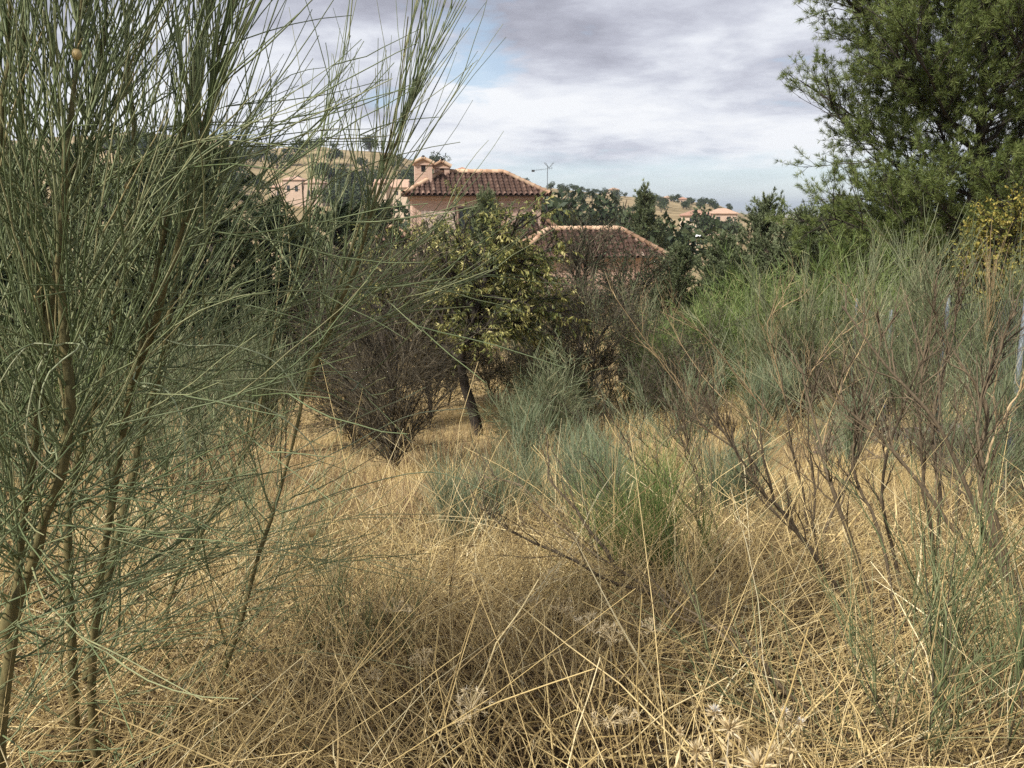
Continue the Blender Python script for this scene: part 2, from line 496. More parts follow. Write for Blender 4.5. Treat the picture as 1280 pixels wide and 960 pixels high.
def grass():
    reseed('grass')
    # matted litter: short broken straw lying at all angles through the depth of the mat
    n = 62000
    x, y = scatter(n, 1.0, 7.2, p=1.6)
    fl = field(x, y)
    top = .04 + .30 * np.clip(fl, 0, 1) * sstep(7.0, 3.5, y)
    z = H(x, y) + top * rng.random(n) ** 1.1
    kp = rng.random(n) < np.clip(-.3 + 1.6 * fl, .08 + .25 * sstep(2.0, 3.2, y), 1); x, y, z, n = x[kp], y[kp], z[kp], int(kp.sum())
    d = tilt_dirs(n, rng.uniform(0, 2 * math.pi, n), rng.uniform(.8, 1.9, n))
    P = grow(np.stack([x, y, z], -1), d, rng.uniform(.10, .38, n), -.12, .18, .03, 4)
    mb = MB(); tubes(mb, P, np.linspace(1, .5, 4) * rng.uniform(.0008, .0017, n)[:, None], 2, np.clip(rng.normal(.5, .25, n) + .25 * (z - H(x, y)) / .35, 0, 1))  # pieces lower in the mat get darker tint, shade put into colour
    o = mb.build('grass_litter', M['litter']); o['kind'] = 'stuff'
    tag(o, 'matted brown dead grass litter under the long straw in the foreground', 'dry grass')
    # long straw, lodged in drifts
    mb = MB()
    for n, y0, y1, rad, Lr in ((14500, 1.1, 4.2, (.0010, .0024), (.35, .95)), (16000, 4.0, 8.0, (.0014, .0026), (.22, .6))):
        x, y = scatter(n, y0, y1, p=1.5)
        keep = rng.random(n) < np.clip(-.35 + 1.7 * field(x, y), .06 + .38 * sstep(1.9, 3.0, y), 1); x, y = x[keep], y[keep]; n = len(x)
        az = 2.3 * wav(x, y, .55, 2.0) + rng.normal(0, .75, n) + .5
        lod = rng.random(n) < .82
        inc = np.where(lod, rng.uniform(.75, 1.45, n), rng.uniform(.05, .6, n))
        z = H(x, y) + np.where(lod, rng.random(n) * (.06 + .26 * np.clip(field(x, y), 0, 1) * sstep(7, 3, y)), 0)
        L = rng.uniform(*Lr, n) * np.where(lod, 1, .5) * (1 - .35 * sstep(2.5, 5, y))
        P = grow(np.stack([x, y, z], -1), tilt_dirs(n, az, inc), L, np.where(lod, -.2, -.4) * rng.random(n), .3, .035, 7)
        r = rng.uniform(*rad, n)[:, None] * np.linspace(1, .45, 7)
        tubes(mb, P, r, 3, np.clip(rng.normal(.52, .24, n), 0, 1))
        up_ = np.where(~lod & (rng.random(n) < .35))[0]
        if len(up_):
            q = np.repeat(up_, 9); tt = rng.uniform(.72, 1.0, len(q)); pp, tn = samp(P, q, tt)
            blades(mb, pp, tn * .9 + rng.normal(size=(len(q), 3)) * .35, rng.uniform(.010, .026, len(q)), .0035, np.clip(rng.normal(.6, .2, len(q)), 0, 1))
    # flat curled leaf blades, some grey with age
    n = 9000
    x, y = scatter(n, 1.1, 5.5, p=1.4)
    az = rng.uniform(0, 6.28, n); inc = rng.uniform(.3, 1.6, n)
    P = grow(np.stack([x, y, H(x, y) + rng.random(n) * .28 * np.clip(field(x, y), 0, 1)], -1), tilt_dirs(n, az, inc), rng.uniform(.12, .45, n), -.45, .45, .05, 7)
    tubes(mb, P, np.array([.6, 1, 1, .9, .75, .5, .15])[None] * rng.uniform(.0018, .0040, n)[:, None], 2, np.clip(rng.normal(.5, .3, n), 0, 1))
    # a few thick stalks
    n = 620
    x, y = scatter(n, 1.4, 5.5, p=1.4)
    inc = rng.uniform(.5, 1.5, n); az = rng.uniform(0, 6.28, n)
    P = grow(np.stack([x, y, H(x, y) + .1 * rng.random(n)], -1), tilt_dirs(n, az, inc), rng.uniform(.4, 1.1, n), -.12, .16, .03, 7)
    tubes(mb, P, np.linspace(1, .5, 7) * rng.uniform(.0022, .0040, n)[:, None], 4, rng.uniform(.55, 1, n))
    o = mb.build('long_straw', M['straw']); o['kind'] = 'stuff'
    tag(o, 'tangled golden dry straw filling the foreground slope', 'dry grass')
    # fine pale straw on the slope behind
    mb = MB()
    for n, y0, y1, rad, Lr in ((80000, 4.6, 11, (.0014, .0024), (.12, .32)), (60000, 10, 22, (.0022, .0045), (.18, .5)), (16000, 20, 42, (.006, .012), (.25, .6))):
        x, y = scatter(n, y0, y1, .74, 1.0, 1.7)
        keep = (~in_gravel(x, y)) & (rng.random(n) < np.clip(-.25 + 1.7 * field(x * .6, y * .6), .08, 1)); x, y = x[keep], y[keep]; n = len(x)
        az = 1.8 * wav(x, y, .4, 1.0) + rng.normal(0, 1.0, n)
        inc = np.abs(rng.normal(0, .6, n))
        P = grow(np.stack([x, y, H(x, y)], -1), tilt_dirs(n, az, inc), rng.uniform(*Lr, n) * (.55 + .7 * np.clip(field(x * .8, y * .8), 0, 1)), -.18, .1, .02, 4)
        tubes(mb, P, np.linspace(1, .4, 4) * rng.uniform(*rad, n)[:, None], 2, np.clip(rng.normal(.55, .25, n), 0, 1))
    o = mb.build('fine_straw', M['straw_fine']); o['kind'] = 'stuff'
    tag(o, 'pale fine dry grass covering the slope behind the foreground tangle', 'dry grass')
    mb = MB(); n = 16000
    cx, cy = scatter(90, 4.5, 13, .7, .5, 1.4)
    k = rng.integers(0, 90, n); kk = (cx[k] < .5) | (rng.random(n) < .3); k = k[kk]; n = len(k)
    x = cx[k] + rng.normal(0, .32, n); y = cy[k] + rng.normal(0, .32, n)
    P = grow(np.stack([x, y, H(x, y)], -1), tilt_dirs(n, rng.uniform(0, 6.28, n), np.abs(rng.normal(0, .7, n))), rng.uniform(.15, .5, n), -.1, .15, .05, 4)
    tubes(mb, P, np.linspace(1, .5, 4) * (.0011 + .00013 * y)[:, None], 2, np.clip(rng.normal(.5, .25, n), 0, 1))
    o = mb.build('rusty_weeds', M['rust']); o['kind'] = 'stuff'
    tag(o, 'patches of reddish brown withered weeds among the pale straw', 'dry weeds')
    # pebbles on the bare soil by the fence
    n = 700
    a, r = rng.uniform(0, 6.28, n), 2.4 * np.sqrt(rng.random(n))
    x, y = 6.9 + r * np.cos(a), 11 + r * np.sin(a)
    s = rng.uniform(.008, .03, n)[:, None, None]
    V = np.array([(1, 0, 0), (0, 1, 0), (-1, 0, 0), (0, -1, 0), (0, 0, .8), (0, 0, -.6)], float)[None] * s * rng.uniform(.6, 1.3, (n, 6, 3)) + np.stack([x, y, H(x, y) + .006], -1)[:, None]
    T = np.array([(0, 1, 4), (1, 2, 4), (2, 3, 4), (3, 0, 4), (1, 0, 5), (2, 1, 5), (3, 2, 5), (0, 3, 5)])
    mb = MB(); mb.add(V.reshape(-1, 3), (np.arange(n)[:, None, None] * 6 + T).reshape(-1, 3))
    o = mb.build('pebbles', M['stone_rock']); o['kind'] = 'stuff'
    tag(o, 'loose pale pebbles on the bare soil by the wire fence', 'pebbles')


grass()


# ================================================================ FOREGROUND BROOMS
def px_path(pts, K):
    """pts: (u, v, Y) in the photograph's pixels and metres forward"""
    return smooth_path([at(*p) for p in pts], K)


def front_broom(label, stems, n2, n3, r0, ntw_len=.36, lowspray=0, tmin=.28, ang=.5, lowtop=.48):
    b = np.array(stems[0][0]); base = at(*b); base[2] = gz(base[0], base[1])
    t = thing('broom_shrub', label, 'broom shrub', base, 0, 'tall broom shrubs close to the camera')
    allP = []
    for si, pts in enumerate(stems):
        P = px_path(pts, 22) - base
        if si == 0 or pts[0][1] > 900: P[0, 2] = min(P[0, 2], -.05)
        P += np.cumsum(rng.normal(0, .0035, P.shape), 0)
        rr = (r0 * .82 if si < 3 else r0 * .6) * np.linspace(1, .22, 22)
        rr = rr * (1 + .12 * rng.normal(size=22)) ; rr[:2] *= (1.5, 1.2)
        mb = MB(); tubes(mb, P[None], rr[None], 8, .5 + .5 * np.linspace(.6, -.4, 22)[None])
        st = mb.build('stem', M['broom_stem'], t)
        P1 = P[None]
        P2 = spawn(P1, n2, tmin, .98, .46, ang, .26, .10, .07, .025, 7, .35)
        n3 = int(n3 * 1.12)
        P3 = spawn(P2, n3, .12, .98, ntw_len, .32, .17, .06, .06, .015, 6, .25)
        n2b = int(n2 * 2.2)
        P3b = spawn(P1, n2b, tmin, 1.0, .44, .40, .25, .06, .08, .018, 6)
        mb = MB()
        tubes(mb, P2, np.linspace(.0036, .0012, 7)[None] * rng.uniform(.7, 1.1, n2)[:, None], 5, rng.uniform(.1, .75, n2))
        tubes(mb, P3, np.linspace(.0017, .0008, 6)[None] * rng.uniform(.7, 1.3, n3)[:, None], 4, np.clip(rng.normal(.42, .22, n3), 0, 1))
        tubes(mb, P3b, np.linspace(.0018, .0008, 6)[None] * rng.uniform(.7, 1.3, n2b)[:, None], 4, np.clip(rng.normal(.45, .22, n2b), 0, 1))
        if lowspray:
            L1 = spawn(P1, lowspray, .03, lowtop, .50, 1.05, .08, .10, .16, .03, 8)
            L2 = spawn(L1, lowspray * 4, .15, .95, .30, .38, .05, .03, .12, .02, 6)
            tubes(mb, L1, np.linspace(.0024, .0010, 8)[None], 4, rng.uniform(.2, .7, lowspray))
            tubes(mb, L2, np.linspace(.0018, .0009, 6)[None], 4, rng.uniform(.1, .8, lowspray * 4))
        mb.build('twig_spray', M['broom_twig'], st)
        allP.append(P)
    return t, base, np.concatenate(allP)


YA, YB, YC = 1.75, 2.05, 2.5
tA, bA, PA = front_broom('dense green broom at the left edge of the photo, cut off by the frame', [
    [(0, 985, YA), (15, 800, YA), (35, 620, YA + .03), (58, 420, YA + .06), (45, 220, YA + .1), (52, -80, YA + .1)],
    [(10, 790, YA), (62, 640, YA - .05), (90, 500, YA - .08), (78, 300, YA - .06), (92, 90, YA - .05), (112, -90, YA - .02)],
    [(-35, 930, YA - .1), (-20, 650, YA - .05), (-8, 330, YA), (12, 80, YA + .02), (20, -90, YA)],
    [(58, 420, YA + .06), (85, 260, YA + .12), (120, 90, YA + .2), (140, -70, YA + .25)],
], 20, 80, .016, .42, lowspray=44)
tB, bB, PB = front_broom('green broom with a thick yellowish stem, second from the left edge', [
    [(122, 985, YB), (116, 800, YB), (136, 640, YB), (166, 480, YB - .02), (192, 330, YB - .03), (226, 160, YB), (256, 10, YB + .02), (268, -90, YB + .02)],
    [(96, 970, YB + .05), (90, 750, YB + .08), (97, 600, YB + .1), (140, 430, YB + .1), (165, 210, YB + .1), (160, 0, YB + .1), (152, -100, YB + .1)],
    [(110, 850, YB + .1), (152, 640, YB + .2), (196, 440, YB + .25), (222, 260, YB + .3), (246, 60, YB + .3), (270, -60, YB + .3)],
    [(166, 480, YB - .02), (230, 330, YB - .12), (262, 190, YB - .15), (296, 60, YB - .15)],
], 14, 40, .015, .40, lowspray=46, ang=.36)
tC, bC, PC = front_broom('green broom leaning right in front of the villa and the golden hill', [
    [(245, 945, YC), (300, 790, YC), (332, 680, YC), (366, 570, YC), (388, 470, YC + .02), (420, 370, YC + .04), (452, 270, YC + .05), (486, 160, YC + .06), (505, 20, YC + .06)],
    [(235, 930, YC), (212, 770, YC + .1), (268, 650, YC + .15), (322, 540, YC + .2), (352, 420, YC + .22), (392, 300, YC + .24), (402, 190, YC + .24)],
    [(388, 470, YC + .02), (440, 350, YC - .05), (470, 250, YC - .1), (520, 120, YC - .1)],
], 9, 24, .010, .44, lowspray=26, tmin=.42, ang=.32, lowtop=.34)

# pale drooping dead twigs that hang from the brooms (bent by hand-picked paths)
arc_px = [
    (tB, bB, [(168, 477, 1.9), (200, 482, 1.86), (222, 510, 1.84), (233, 570, 1.83), (232, 605, 1.83), (222, 630, 1.84)]),
    (tB, bB, [(235, 432, 1.9), (290, 432, 1.87), (340, 450, 1.86), (366, 480, 1.86), (374, 500, 1.86)]),
    (tB, bB, [(250, 500, 2.0), (310, 502, 1.97), (350, 520, 1.96), (385, 550, 1.96), (398, 575, 1.96)]),
    (tA, bA, [(100, 433, 1.6), (62, 465, 1.58), (49, 510, 1.58), (55, 550, 1.58), (62, 566, 1.58), (70, 565, 1.57)]),
    (tA, bA, [(55, 445, 1.62), (38, 500, 1.6), (33, 550, 1.6), (50, 578, 1.6), (78, 600, 1.6)]),
    (tA, bA, [(70, 432, 1.6), (40, 430, 1.58), (18, 450, 1.56), (0, 478, 1.56)]),
    (tA, bA, [(74, 393, 1.7), (92, 408, 1.68), (110, 437, 1.67)]),
    (tC, bC, [(350, 600, 2.4), (430, 560, 2.3), (510, 520, 2.28), (585, 510, 2.3)]),
    (tC, bC, [(360, 570, 2.4), (430, 530, 2.35), (500, 500, 2.33), (532, 484, 2.33)]),
    (tC, bC, [(350, 640, 2.4), (440, 610, 2.3), (540, 590, 2.25), (620, 620, 2.2)]),
]
for t, b, pts in arc_px:
    q = at(*pts[0]) - b; SP_ = PA if t is tA else PB if t is tB else PC
    near = SP_[np.argmin(np.linalg.norm((SP_ - q) * (1, .4, 1.5) , axis=1))]
    P = smooth_path(np.concatenate([[near], [at(*p) - b for p in pts]]), 16)
    mb = MB(); tubes(mb, P[None], np.linspace(.0021, .0013, 16)[None], 5, rng.random(1))
    mb.build('bent_twig', M['arc_twig'], t)


def ball(r, loc, mb):
    th = np.linspace(0, math.pi, 7); ph = np.arange(8) / 8 * 2 * math.pi
    V = np.array([[math.sin(a) * math.cos(p), math.sin(a) * math.sin(p), math.cos(a) * 1.12] for a in th for p in ph]) * r + loc
    F = [(i * 8 + j, i * 8 + (j + 1) % 8, i * 8 + 8 + (j + 1) % 8, i * 8 + 8 + j) for i in range(6) for j in range(8)]
    return mb.add(V, F)


for t, b, (u, v, Y), r in ((tB, bB, (127, 367, 1.9), .011), (tA, bA, (44, 373, 1.65), .006), (tC, bC, (304, 864, 2.3), .011),
                           (tC, bC, (390, 666, 2.35), .012), (tB, bB, (158, 233, 1.95), .006), (tA, bA, (96, 68, 1.7), .010), (tB, bB, (250, 155, 2.0), .009)):
    P = at(u, v, Y) - b
    mb = MB(); ball(r, P, mb)
    tubes(mb, np.array([[P + (0, 0, r), P + (.002, .01, r * 2.2), P + (.004, .02, r * 3.5)]]), .0012, 4)
    mb.build('seed_pod', M['pod'], t)


# ================================================================ MIDDLE DISTANCE BROOMS
def broom(label, u, Y, Ht, Wd, ns, n2, n3, mat, rr=1.0, lean=0.0, dry=False, bare=None, tw=.34, name='broom_shrub', cat='broom shrub', group='brooms on the dry slope', spread=.6, vt=None, fuzzy=False):
    b = gp(u, Y)
    if vt: Ht = max(.5, (top_height(vt, Y, b[2]) - .5 * tw) / (.85 if Y < 12 and top_height(vt, Y, b[2]) < 1.5 else 1.10))
    n2 = int(n2 * 1.2)
    t = thing(name, label, cat, b, 0, group)
    az = rng.uniform(0, 6.28, ns); inc = np.abs(rng.normal(0, spread, ns)); inc = np.minimum(inc, 1.25)
    d = tilt_dirs(ns, az, inc); d[:, 0] += lean
    pos = np.stack([rng.normal(0, .05 * Wd, ns), rng.normal(0, .05 * Wd, ns), np.full(ns, -.04)], -1)
    P1 = grow(pos, d, Ht * rng.uniform(.5, .78, ns), .22, .06, .03, 8)
    P2 = spawn(P1, n2, .15 if fuzzy else .25, 1, .34 * Ht, .75 if fuzzy else .45, .08 if fuzzy else .35, .10, .08, .03, 6, .2)
    P3 = spawn(P2, n3, .05, 1, tw, (.7 if fuzzy else .42), (.06 if fuzzy else .15), .05, .10, .025, 4, .2)
    px = Y / FPX
    mb = MB()
    tubes(mb, P1, np.linspace(.009, .003, 8)[None] * rr * rng.uniform(.7, 1.2, ns)[:, None], 5)
    mb.build('woody_base', M['broom_bark'] if bare is None else bare, t)
    mb = MB()
    n3 = int(n3)
    tubes(mb, P2, np.linspace(max(.003, .4 * px), max(.0012, .25 * px), 6)[None], 3, rng.uniform(.2, .9, n2))
    tubes(mb, P3, np.linspace(max(.0014, .30 * px), max(.0007, .14 * px), 4)[None] * rng.uniform(.8, 1.2, n3)[:, None], 2 if Y > 4 else 3, np.clip(rng.normal(.48, .26, n3), 0, 1))
    mb.build('foliage', M[mat], t)
    return t


def B(*a, **k): broom(*a, **k)


B('blue green broom sprawling behind the fallen bare branch in mid foreground', 760, 5.6, 1.15, 1.2, 18, 130, 1125, 'broom_blue', .8, -.1, spread=1.0, vt=555)
B('small wispy broom right of the leaning almond trunk', 650, 7.6, .9, .7, 13, 90, 750, 'broom_blue', .7, spread=.95, vt=520)
B('bright green low broom beside the bare branch, nearest of the mid slope brooms', 835, 4.0, .95, .9, 16, 120, 1050, 'broom_green', .8, -.25, spread=1.05, vt=600)
B('compact blue green broom tuft left of the grey bare shrub', 922, 6.0, 1.05, .7, 18, 130, 1000, 'broom_blue', .8, spread=.7, vt=555)
B('rounded fresh green bush right of the lower tiled roof, below the conifers', 905, 18, 2.4, 2.4, 22, 300, 6500, 'broom_green', 1.3, tw=.24, spread=1.0, vt=345, fuzzy=True)
B('rounded fresh green bush in front of the feathery conifers, left of the tall sage broom', 965, 19, 2.6, 2.4, 22, 300, 6500, 'broom_green', 1.3, tw=.24, spread=1.0, vt=325, fuzzy=True)
B('round green bush low between the bare tree and the fresh green bushes', 815, 16.5, 1.8, 2.0, 20, 260, 4500, 'broom_green', 1.2, tw=.22, spread=1.0, vt=375, fuzzy=True)
B('rounded green bush under the pine, behind the silvery broom', 1095, 17, 2.6, 2.4, 22, 300, 6000, 'broom_green', 1.3, tw=.26, spread=1.0, vt=305, fuzzy=True)
B('green broom bushes below the bare tree, left of centre of the slope', 690, 12.5, 1.6, 1.4, 18, 200, 3000, 'broom_far', 1.0, tw=.28, spread=.9, vt=425, fuzzy=True)
B('sage green broom mound in the gap right of the almond trunk', 672, 14, 1.6, 1.4, 18, 200, 3000, 'broom_far', 1.0, tw=.28, spread=.9, vt=440, fuzzy=True)
B('sage broom with pale tips behind the almond tree trunk', 672, 18.5, 2.2, 1.4, 16, 130, 1300, 'broom_far', 1.2, spread=.7, vt=400)
B('upright grey green broom in front of the leafless brown tree', 785, 17, 2.7, 1.4, 14, 120, 1200, 'broom_far', 1.2, vt=345)
B('low blue broom under the tan dry broom', 872, 10.5, 1.35, 1.2, 14, 100, 900, 'broom_blue', 1, spread=.9, vt=450)
B('blue broom at the edge of the yellow straw clearing', 955, 12.5, 1.5, 1.3, 14, 110, 1100, 'broom_blue', 1, spread=.85, vt=430)
B('tall sage broom left of the fence posts', 1005, 15, 3.3, 2.0, 18, 220, 3000, 'broom_far', 1.4, tw=.42, spread=.7, vt=300)
B('tall silvery broom in front of the middle fence post with pale upright tips', 1135, 9.2, 2.85, 1.6, 18, 220, 2600, 'broom_far', 1.2, tw=.42, spread=.5, vt=262)
B('tall broom beside the yellow leaved tree, with a tan dead tuft', 1238, 8.3, 2.5, 1.2, 16, 180, 2200, 'broom_far', 1.1, tw=.42, spread=.42, vt=282)
B('low sage broom at the foot of the wire fence', 1275, 7.0, 1.35, 1.2, 14, 100, 1100, 'broom_blue', .9, spread=.7, vt=410)
B('bushy green broom below the dark conifers, rightmost of a pair', 930, 20, 3.2, 2.6, 18, 220, 3400, 'broom_green', 1.4, tw=.42, spread=.75, vt=312, fuzzy=True)
B('bushy green broom left of the dark conifers in the middle ground', 862, 21, 2.4, 2.2, 16, 180, 2400, 'broom_green', 1.4, tw=.42, spread=.8, vt=352, fuzzy=True)
B('wide green broom between the pine and the conifers', 1050, 19, 3.9, 2.4, 18, 220, 3400, 'broom_green', 1.4, tw=.45, spread=.7, vt=297, fuzzy=True)
B('greyish broom seen through the left foreground stems', 250, 9.6, 2.1, 1.5, 16, 150, 1700, 'broom_far', 1.1, spread=.7, vt=372)
B('pale broom behind the second foreground broom on the left', 150, 8.6, 1.8, 1.4, 16, 130, 1400, 'broom_far', 1.1, spread=.7, vt=380)
B('broom deep in the left corner behind the nearest stems', 40, 7.6, 1.7, 1.4, 16, 130, 1300, 'broom_far', 1.1, spread=.7, vt=390)
B('pale broom between the left brooms and the dark bare shrub', 345, 12.5, 2.0, 1.4, 16, 130, 1500, 'broom_far', 1.1, spread=.7, vt=390)
B('dusty broom at the foot of the dark conifer hedge', 305, 15.5, 2.2, 1.6, 16, 130, 1600, 'broom_far', 1.2, spread=.7, vt=372)
B('green broom sprouting low in the bottom right corner', 1150, 2.3, .95, .7, 18, 80, 420, 'broom_twig', .45, tw=.26, spread=1.0)
B('broom sprays hanging into the right bottom edge of the photo', 1275, 2.15, .95, .7, 16, 70, 380, 'broom_twig', .45, tw=.26, spread=1.0)
B('thin broom seedling in the straw right of the left brooms', 440, 3.0, .62, .5, 12, 50, 240, 'broom_twig', .45, tw=.24, spread=.95)
B('blue green broom seedling on the sunny straw bank', 578, 5.4, .75, .5, 12, 80, 600, 'broom_blue', .6, spread=.75, vt=590)
B('sage broom clump right of the almond trunk on the straw', 690, 14.5, 1.4, 1.2, 14, 110, 900, 'broom_far', 1.1, spread=.8, vt=455)
B('dusty green broom below the bare tree, left of the upright one', 735, 15.5, 1.8, 1.3, 15, 120, 1100, 'broom_far', 1.1, spread=.7, vt=440)
B('green broom at the foot of the brown twiggy thicket', 825, 15.5, 2.0, 1.6, 15, 130, 1400, 'broom_green', 1.2, spread=.8, vt=400)
B('wispy broom between the fallen branch and the twig heap', 712, 6.9, 1.05, .9, 14, 110, 900, 'broom_blue', .7, spread=1.0, vt=535)
B('low broom in front of the yellow straw clearing, beside the dead shrub', 1060, 8.2, 1.1, 1.1, 12, 100, 700, 'broom_blue', .9, spread=.9, vt=500)
B('broom behind the dark leafless shrub of the right edge', 1195, 6.4, 1.5, 1.0, 14, 100, 900, 'broom_far', .9, spread=.7, vt=405)
B('dim broom at the back left under the conifers', 200, 14, 2.2, 1.8, 15, 150, 1800, 'broom_far', 1.2, spread=.7, vt=390)
B('dim broom at the far left under the conifers', 90, 13, 2.1, 1.8, 15, 150, 1800, 'broom_green', 1.2, spread=.7, vt=380)
B('sprig of broom low among the left foreground stems', 330, 4.4, .9, .8, 12, 80, 420, 'broom_twig', .6, spread=.95)
B('thin green broom whips rising from the central straw below the twig heap', 800, 6.4, 1.0, .8, 13, 100, 750, 'broom_green', .7, spread=.95, vt=560)
B('sparse grey broom on the straw between the almond and the seedling', 625, 5.8, .8, .8, 12, 90, 675, 'broom_far', .6, spread=1.0, vt=570)


for o_ in [o for o in scene.objects if o.get('label', '').endswith('with a tan dead tuft')]:
    b_ = np.array(o_.location)
    P_ = px_path([(1232, 440, 8.2), (1236, 400, 8.2), (1238, 360, 8.2)], 8) - b_
    P2_ = spawn(P_[None], 40, .0, 1, .55, .3, .5, .05, .06, .03, 6)
    mb = MB(); tubes(mb, P_[None], .005, 4, .5); tubes(mb, P2_, np.linspace(.003, .0015, 6)[None], 3)
    mb.build('dead_tuft', M['tan_twig'], o_)


# ================================================================ BARE DEAD SHRUBS
def bare_from_px(name, label, cat, stems, r0, n2, n3, mat_s, mat_t, L2=.45, L3=.22, group=None, K=16, up=.35):
    base = at(*stems[0][0]); base[2] = gz(base[0], base[1])
    t = thing(name, label, cat, base, 0, group)
    Ps = []
    for i, pts in enumerate(stems):
        P = px_path(pts, K) - base
        P += np.cumsum(rng.normal(0, .006, P.shape), 0)
        mb = MB(); tubes(mb, P[None], (r0 * (.75 + .5 * rng.random()) * np.linspace(1, .28, K))[None], 6)
        mb.build('branch', mat_s, t)
        Ps.append(P)
    Ps = np.array(Ps)
    P2 = spawn(Ps, n2, .3, 1, L2, .55, up, .08, .1, .05, 7, .4)
    P3 = spawn(P2, n3, .2, 1, L3, .6, up * .6, .05, .15, .06, 5, .3)
    mb = MB()
    tubes(mb, P2, np.linspace(.36, .15, 7)[None] * r0, 5); tubes(mb, P3, np.linspace(.18, .09, 5)[None] * r0, 3)
    mb.build('bare_twig_spray', mat_t, t)
    return t


Yd = 3.5
bare_from_px('dead_shrub', 'grey brown leafless shrub with forked stems right of centre in the foreground', 'bare shrub', [
    [(1124, 862, Yd), (1096, 760, Yd), (1062, 655, Yd), (1042, 592, Yd), (1030, 545, Yd + .1), (1012, 450, Yd + .2)],
    [(1120, 862, Yd), (1106, 700, Yd - .05), (1076, 620, Yd), (1064, 560, Yd), (1092, 480, Yd), (1108, 415, Yd)],
    [(1130, 866, Yd), (1052, 740, Yd - .1), (986, 650, Yd - .15), (950, 602, Yd - .15), (905, 540, Yd - .1), (862, 478, Yd)],
    [(1112, 850, Yd), (1032, 722, Yd + .1), (978, 640, Yd + .15), (964, 618, Yd + .15), (940, 500, Yd + .2)],
    [(1110, 840, Yd), (1125, 740, Yd + .15), (1098, 640, Yd + .2), (1118, 540, Yd + .2), (1150, 450, Yd + .2)],
], .0125, 60, 190, M['dead_bark'], M['dead_bark'], .25, .14)
Yd = 3.15
bare_from_px('dead_shrub', 'dark leafless shrub with long slanting branches at the right edge', 'bare shrub', [
    [(1300, 830, Yd), (1246, 690, Yd), (1216, 620, Yd), (1182, 545, Yd), (1118, 468, Yd + .1), (1062, 395, Yd + .2)],
    [(1298, 830, Yd), (1232, 712, Yd + .05), (1182, 655, Yd + .1), (1112, 562, Yd + .15), (1044, 505, Yd + .2), (1028, 470, Yd + .2)],
    [(1296, 820, Yd), (1252, 690, Yd), (1224, 596, Yd), (1236, 540, Yd), (1222, 500, Yd), (1196, 468, Yd)],
    [(1300, 820, Yd), (1262, 690, Yd - .05), (1238, 565, Yd - .05), (1236, 500, Yd), (1266, 400, Yd)],
], .012, 56, 180, M['dead_bark'], M['dead_bark'], .25, .14)
Yd = 6.3
bare_from_px('dry_broom', 'tan dead broom with curling bare tips above the straw', 'dry broom', [
    [(1012, 600, Yd), (975, 530, Yd), (930, 470, Yd), (890, 420, Yd), (850, 385, Yd)],
    [(1010, 600, Yd), (960, 540, Yd), (905, 500, Yd), (868, 460, Yd), (835, 400, Yd)],
    [(1015, 600, Yd), (985, 510, Yd), (968, 450, Yd), (960, 400, Yd), (985, 380, Yd)],
    [(1010, 600, Yd), (940, 560, Yd), (890, 540, Yd), (850, 480, Yd), (770, 370, Yd)],
    [(1018, 600, Yd), (1000, 520, Yd), (1010, 470, Yd), (1050, 420, Yd), (1085, 395, Yd)],
    [(1020, 600, Yd), (1035, 520, Yd), (1060, 470, Yd), (1085, 420, Yd), (1070, 380, Yd)],
], .0065, 70, 220, M['tan_twig'], M['tan_twig'], .36, .24)
Yd = 5.0
bare_from_px('dead_shrub', 'thin brown leafless shrub between the two bigger bare shrubs on the right', 'bare shrub', [
    [(1010, 690, Yd), (1000, 620, Yd), (985, 560, Yd), (975, 480, Yd)],
    [(1012, 690, Yd), (1022, 620, Yd), (1015, 540, Yd), (1030, 470, Yd)],
    [(1014, 690, Yd), (1045, 630, Yd), (1070, 570, Yd), (1075, 500, Yd)],
    [(1010, 690, Yd), (970, 640, Yd), (935, 580, Yd), (915, 520, Yd)],
], .0105, 60, 170, M['dead_bark'], M['dead_bark'], .28, .17)
Yd = 4.3
bare_from_px('dead_shrub', 'wispy brown leafless shrub in front of the compact blue broom', 'bare shrub', [
    [(905, 720, Yd), (870, 650, Yd), (825, 600, Yd), (780, 565, Yd)],
    [(905, 720, Yd), (890, 640, Yd), (860, 570, Yd), (850, 520, Yd)],
    [(908, 720, Yd), (850, 680, Yd), (790, 650, Yd), (745, 600, Yd)],
], .009, 50, 160, M['dead_bark'], M['dead_bark'], .36, .2)
Yd = 4.0
bare_from_px('dead_shrub', 'upright forked bare shrub between the grey leafless one and the slanting one', 'bare shrub', [
    [(1168, 725, Yd), (1156, 620, Yd), (1150, 560, Yd), (1146, 470, Yd), (1166, 375, Yd)],
    [(1170, 725, Yd), (1176, 620, Yd), (1166, 540, Yd), (1186, 450, Yd), (1200, 390, Yd)],
], .0115, 34, 110, M['dead_bark'], M['dead_bark'], .36, .2)
bare_from_px('pale_branch', 'pale bleached branch slanting up at the right edge', 'bare branch', [
    [(1215, 640, 3.4), (1240, 540, 3.4), (1258, 490, 3.4), (1290, 440, 3.4)],
], .008, 14, 30, M['tan_twig'], M['tan_twig'], .2, .1)
bare_from_px('fallen_branch', 'dark bare branch lying across the straw below the almond tree', 'fallen branch', [
    [(905, 800, 3.28), (850, 760, 3.28), (765, 702, 3.44), (700, 650, 3.61), (655, 598, 3.78), (610, 585, 3.86)],
    [(850, 760, 3.28), (760, 728, 3.28), (700, 700, 3.32), (640, 672, 3.36), (600, 640, 3.44)],
    [(765, 702, 3.44), (720, 640, 3.61), (690, 600, 3.70), (690, 560, 3.78)],
], .0075, 30, 80, M['dead_bark'], M['dead_bark'], .34, .18)
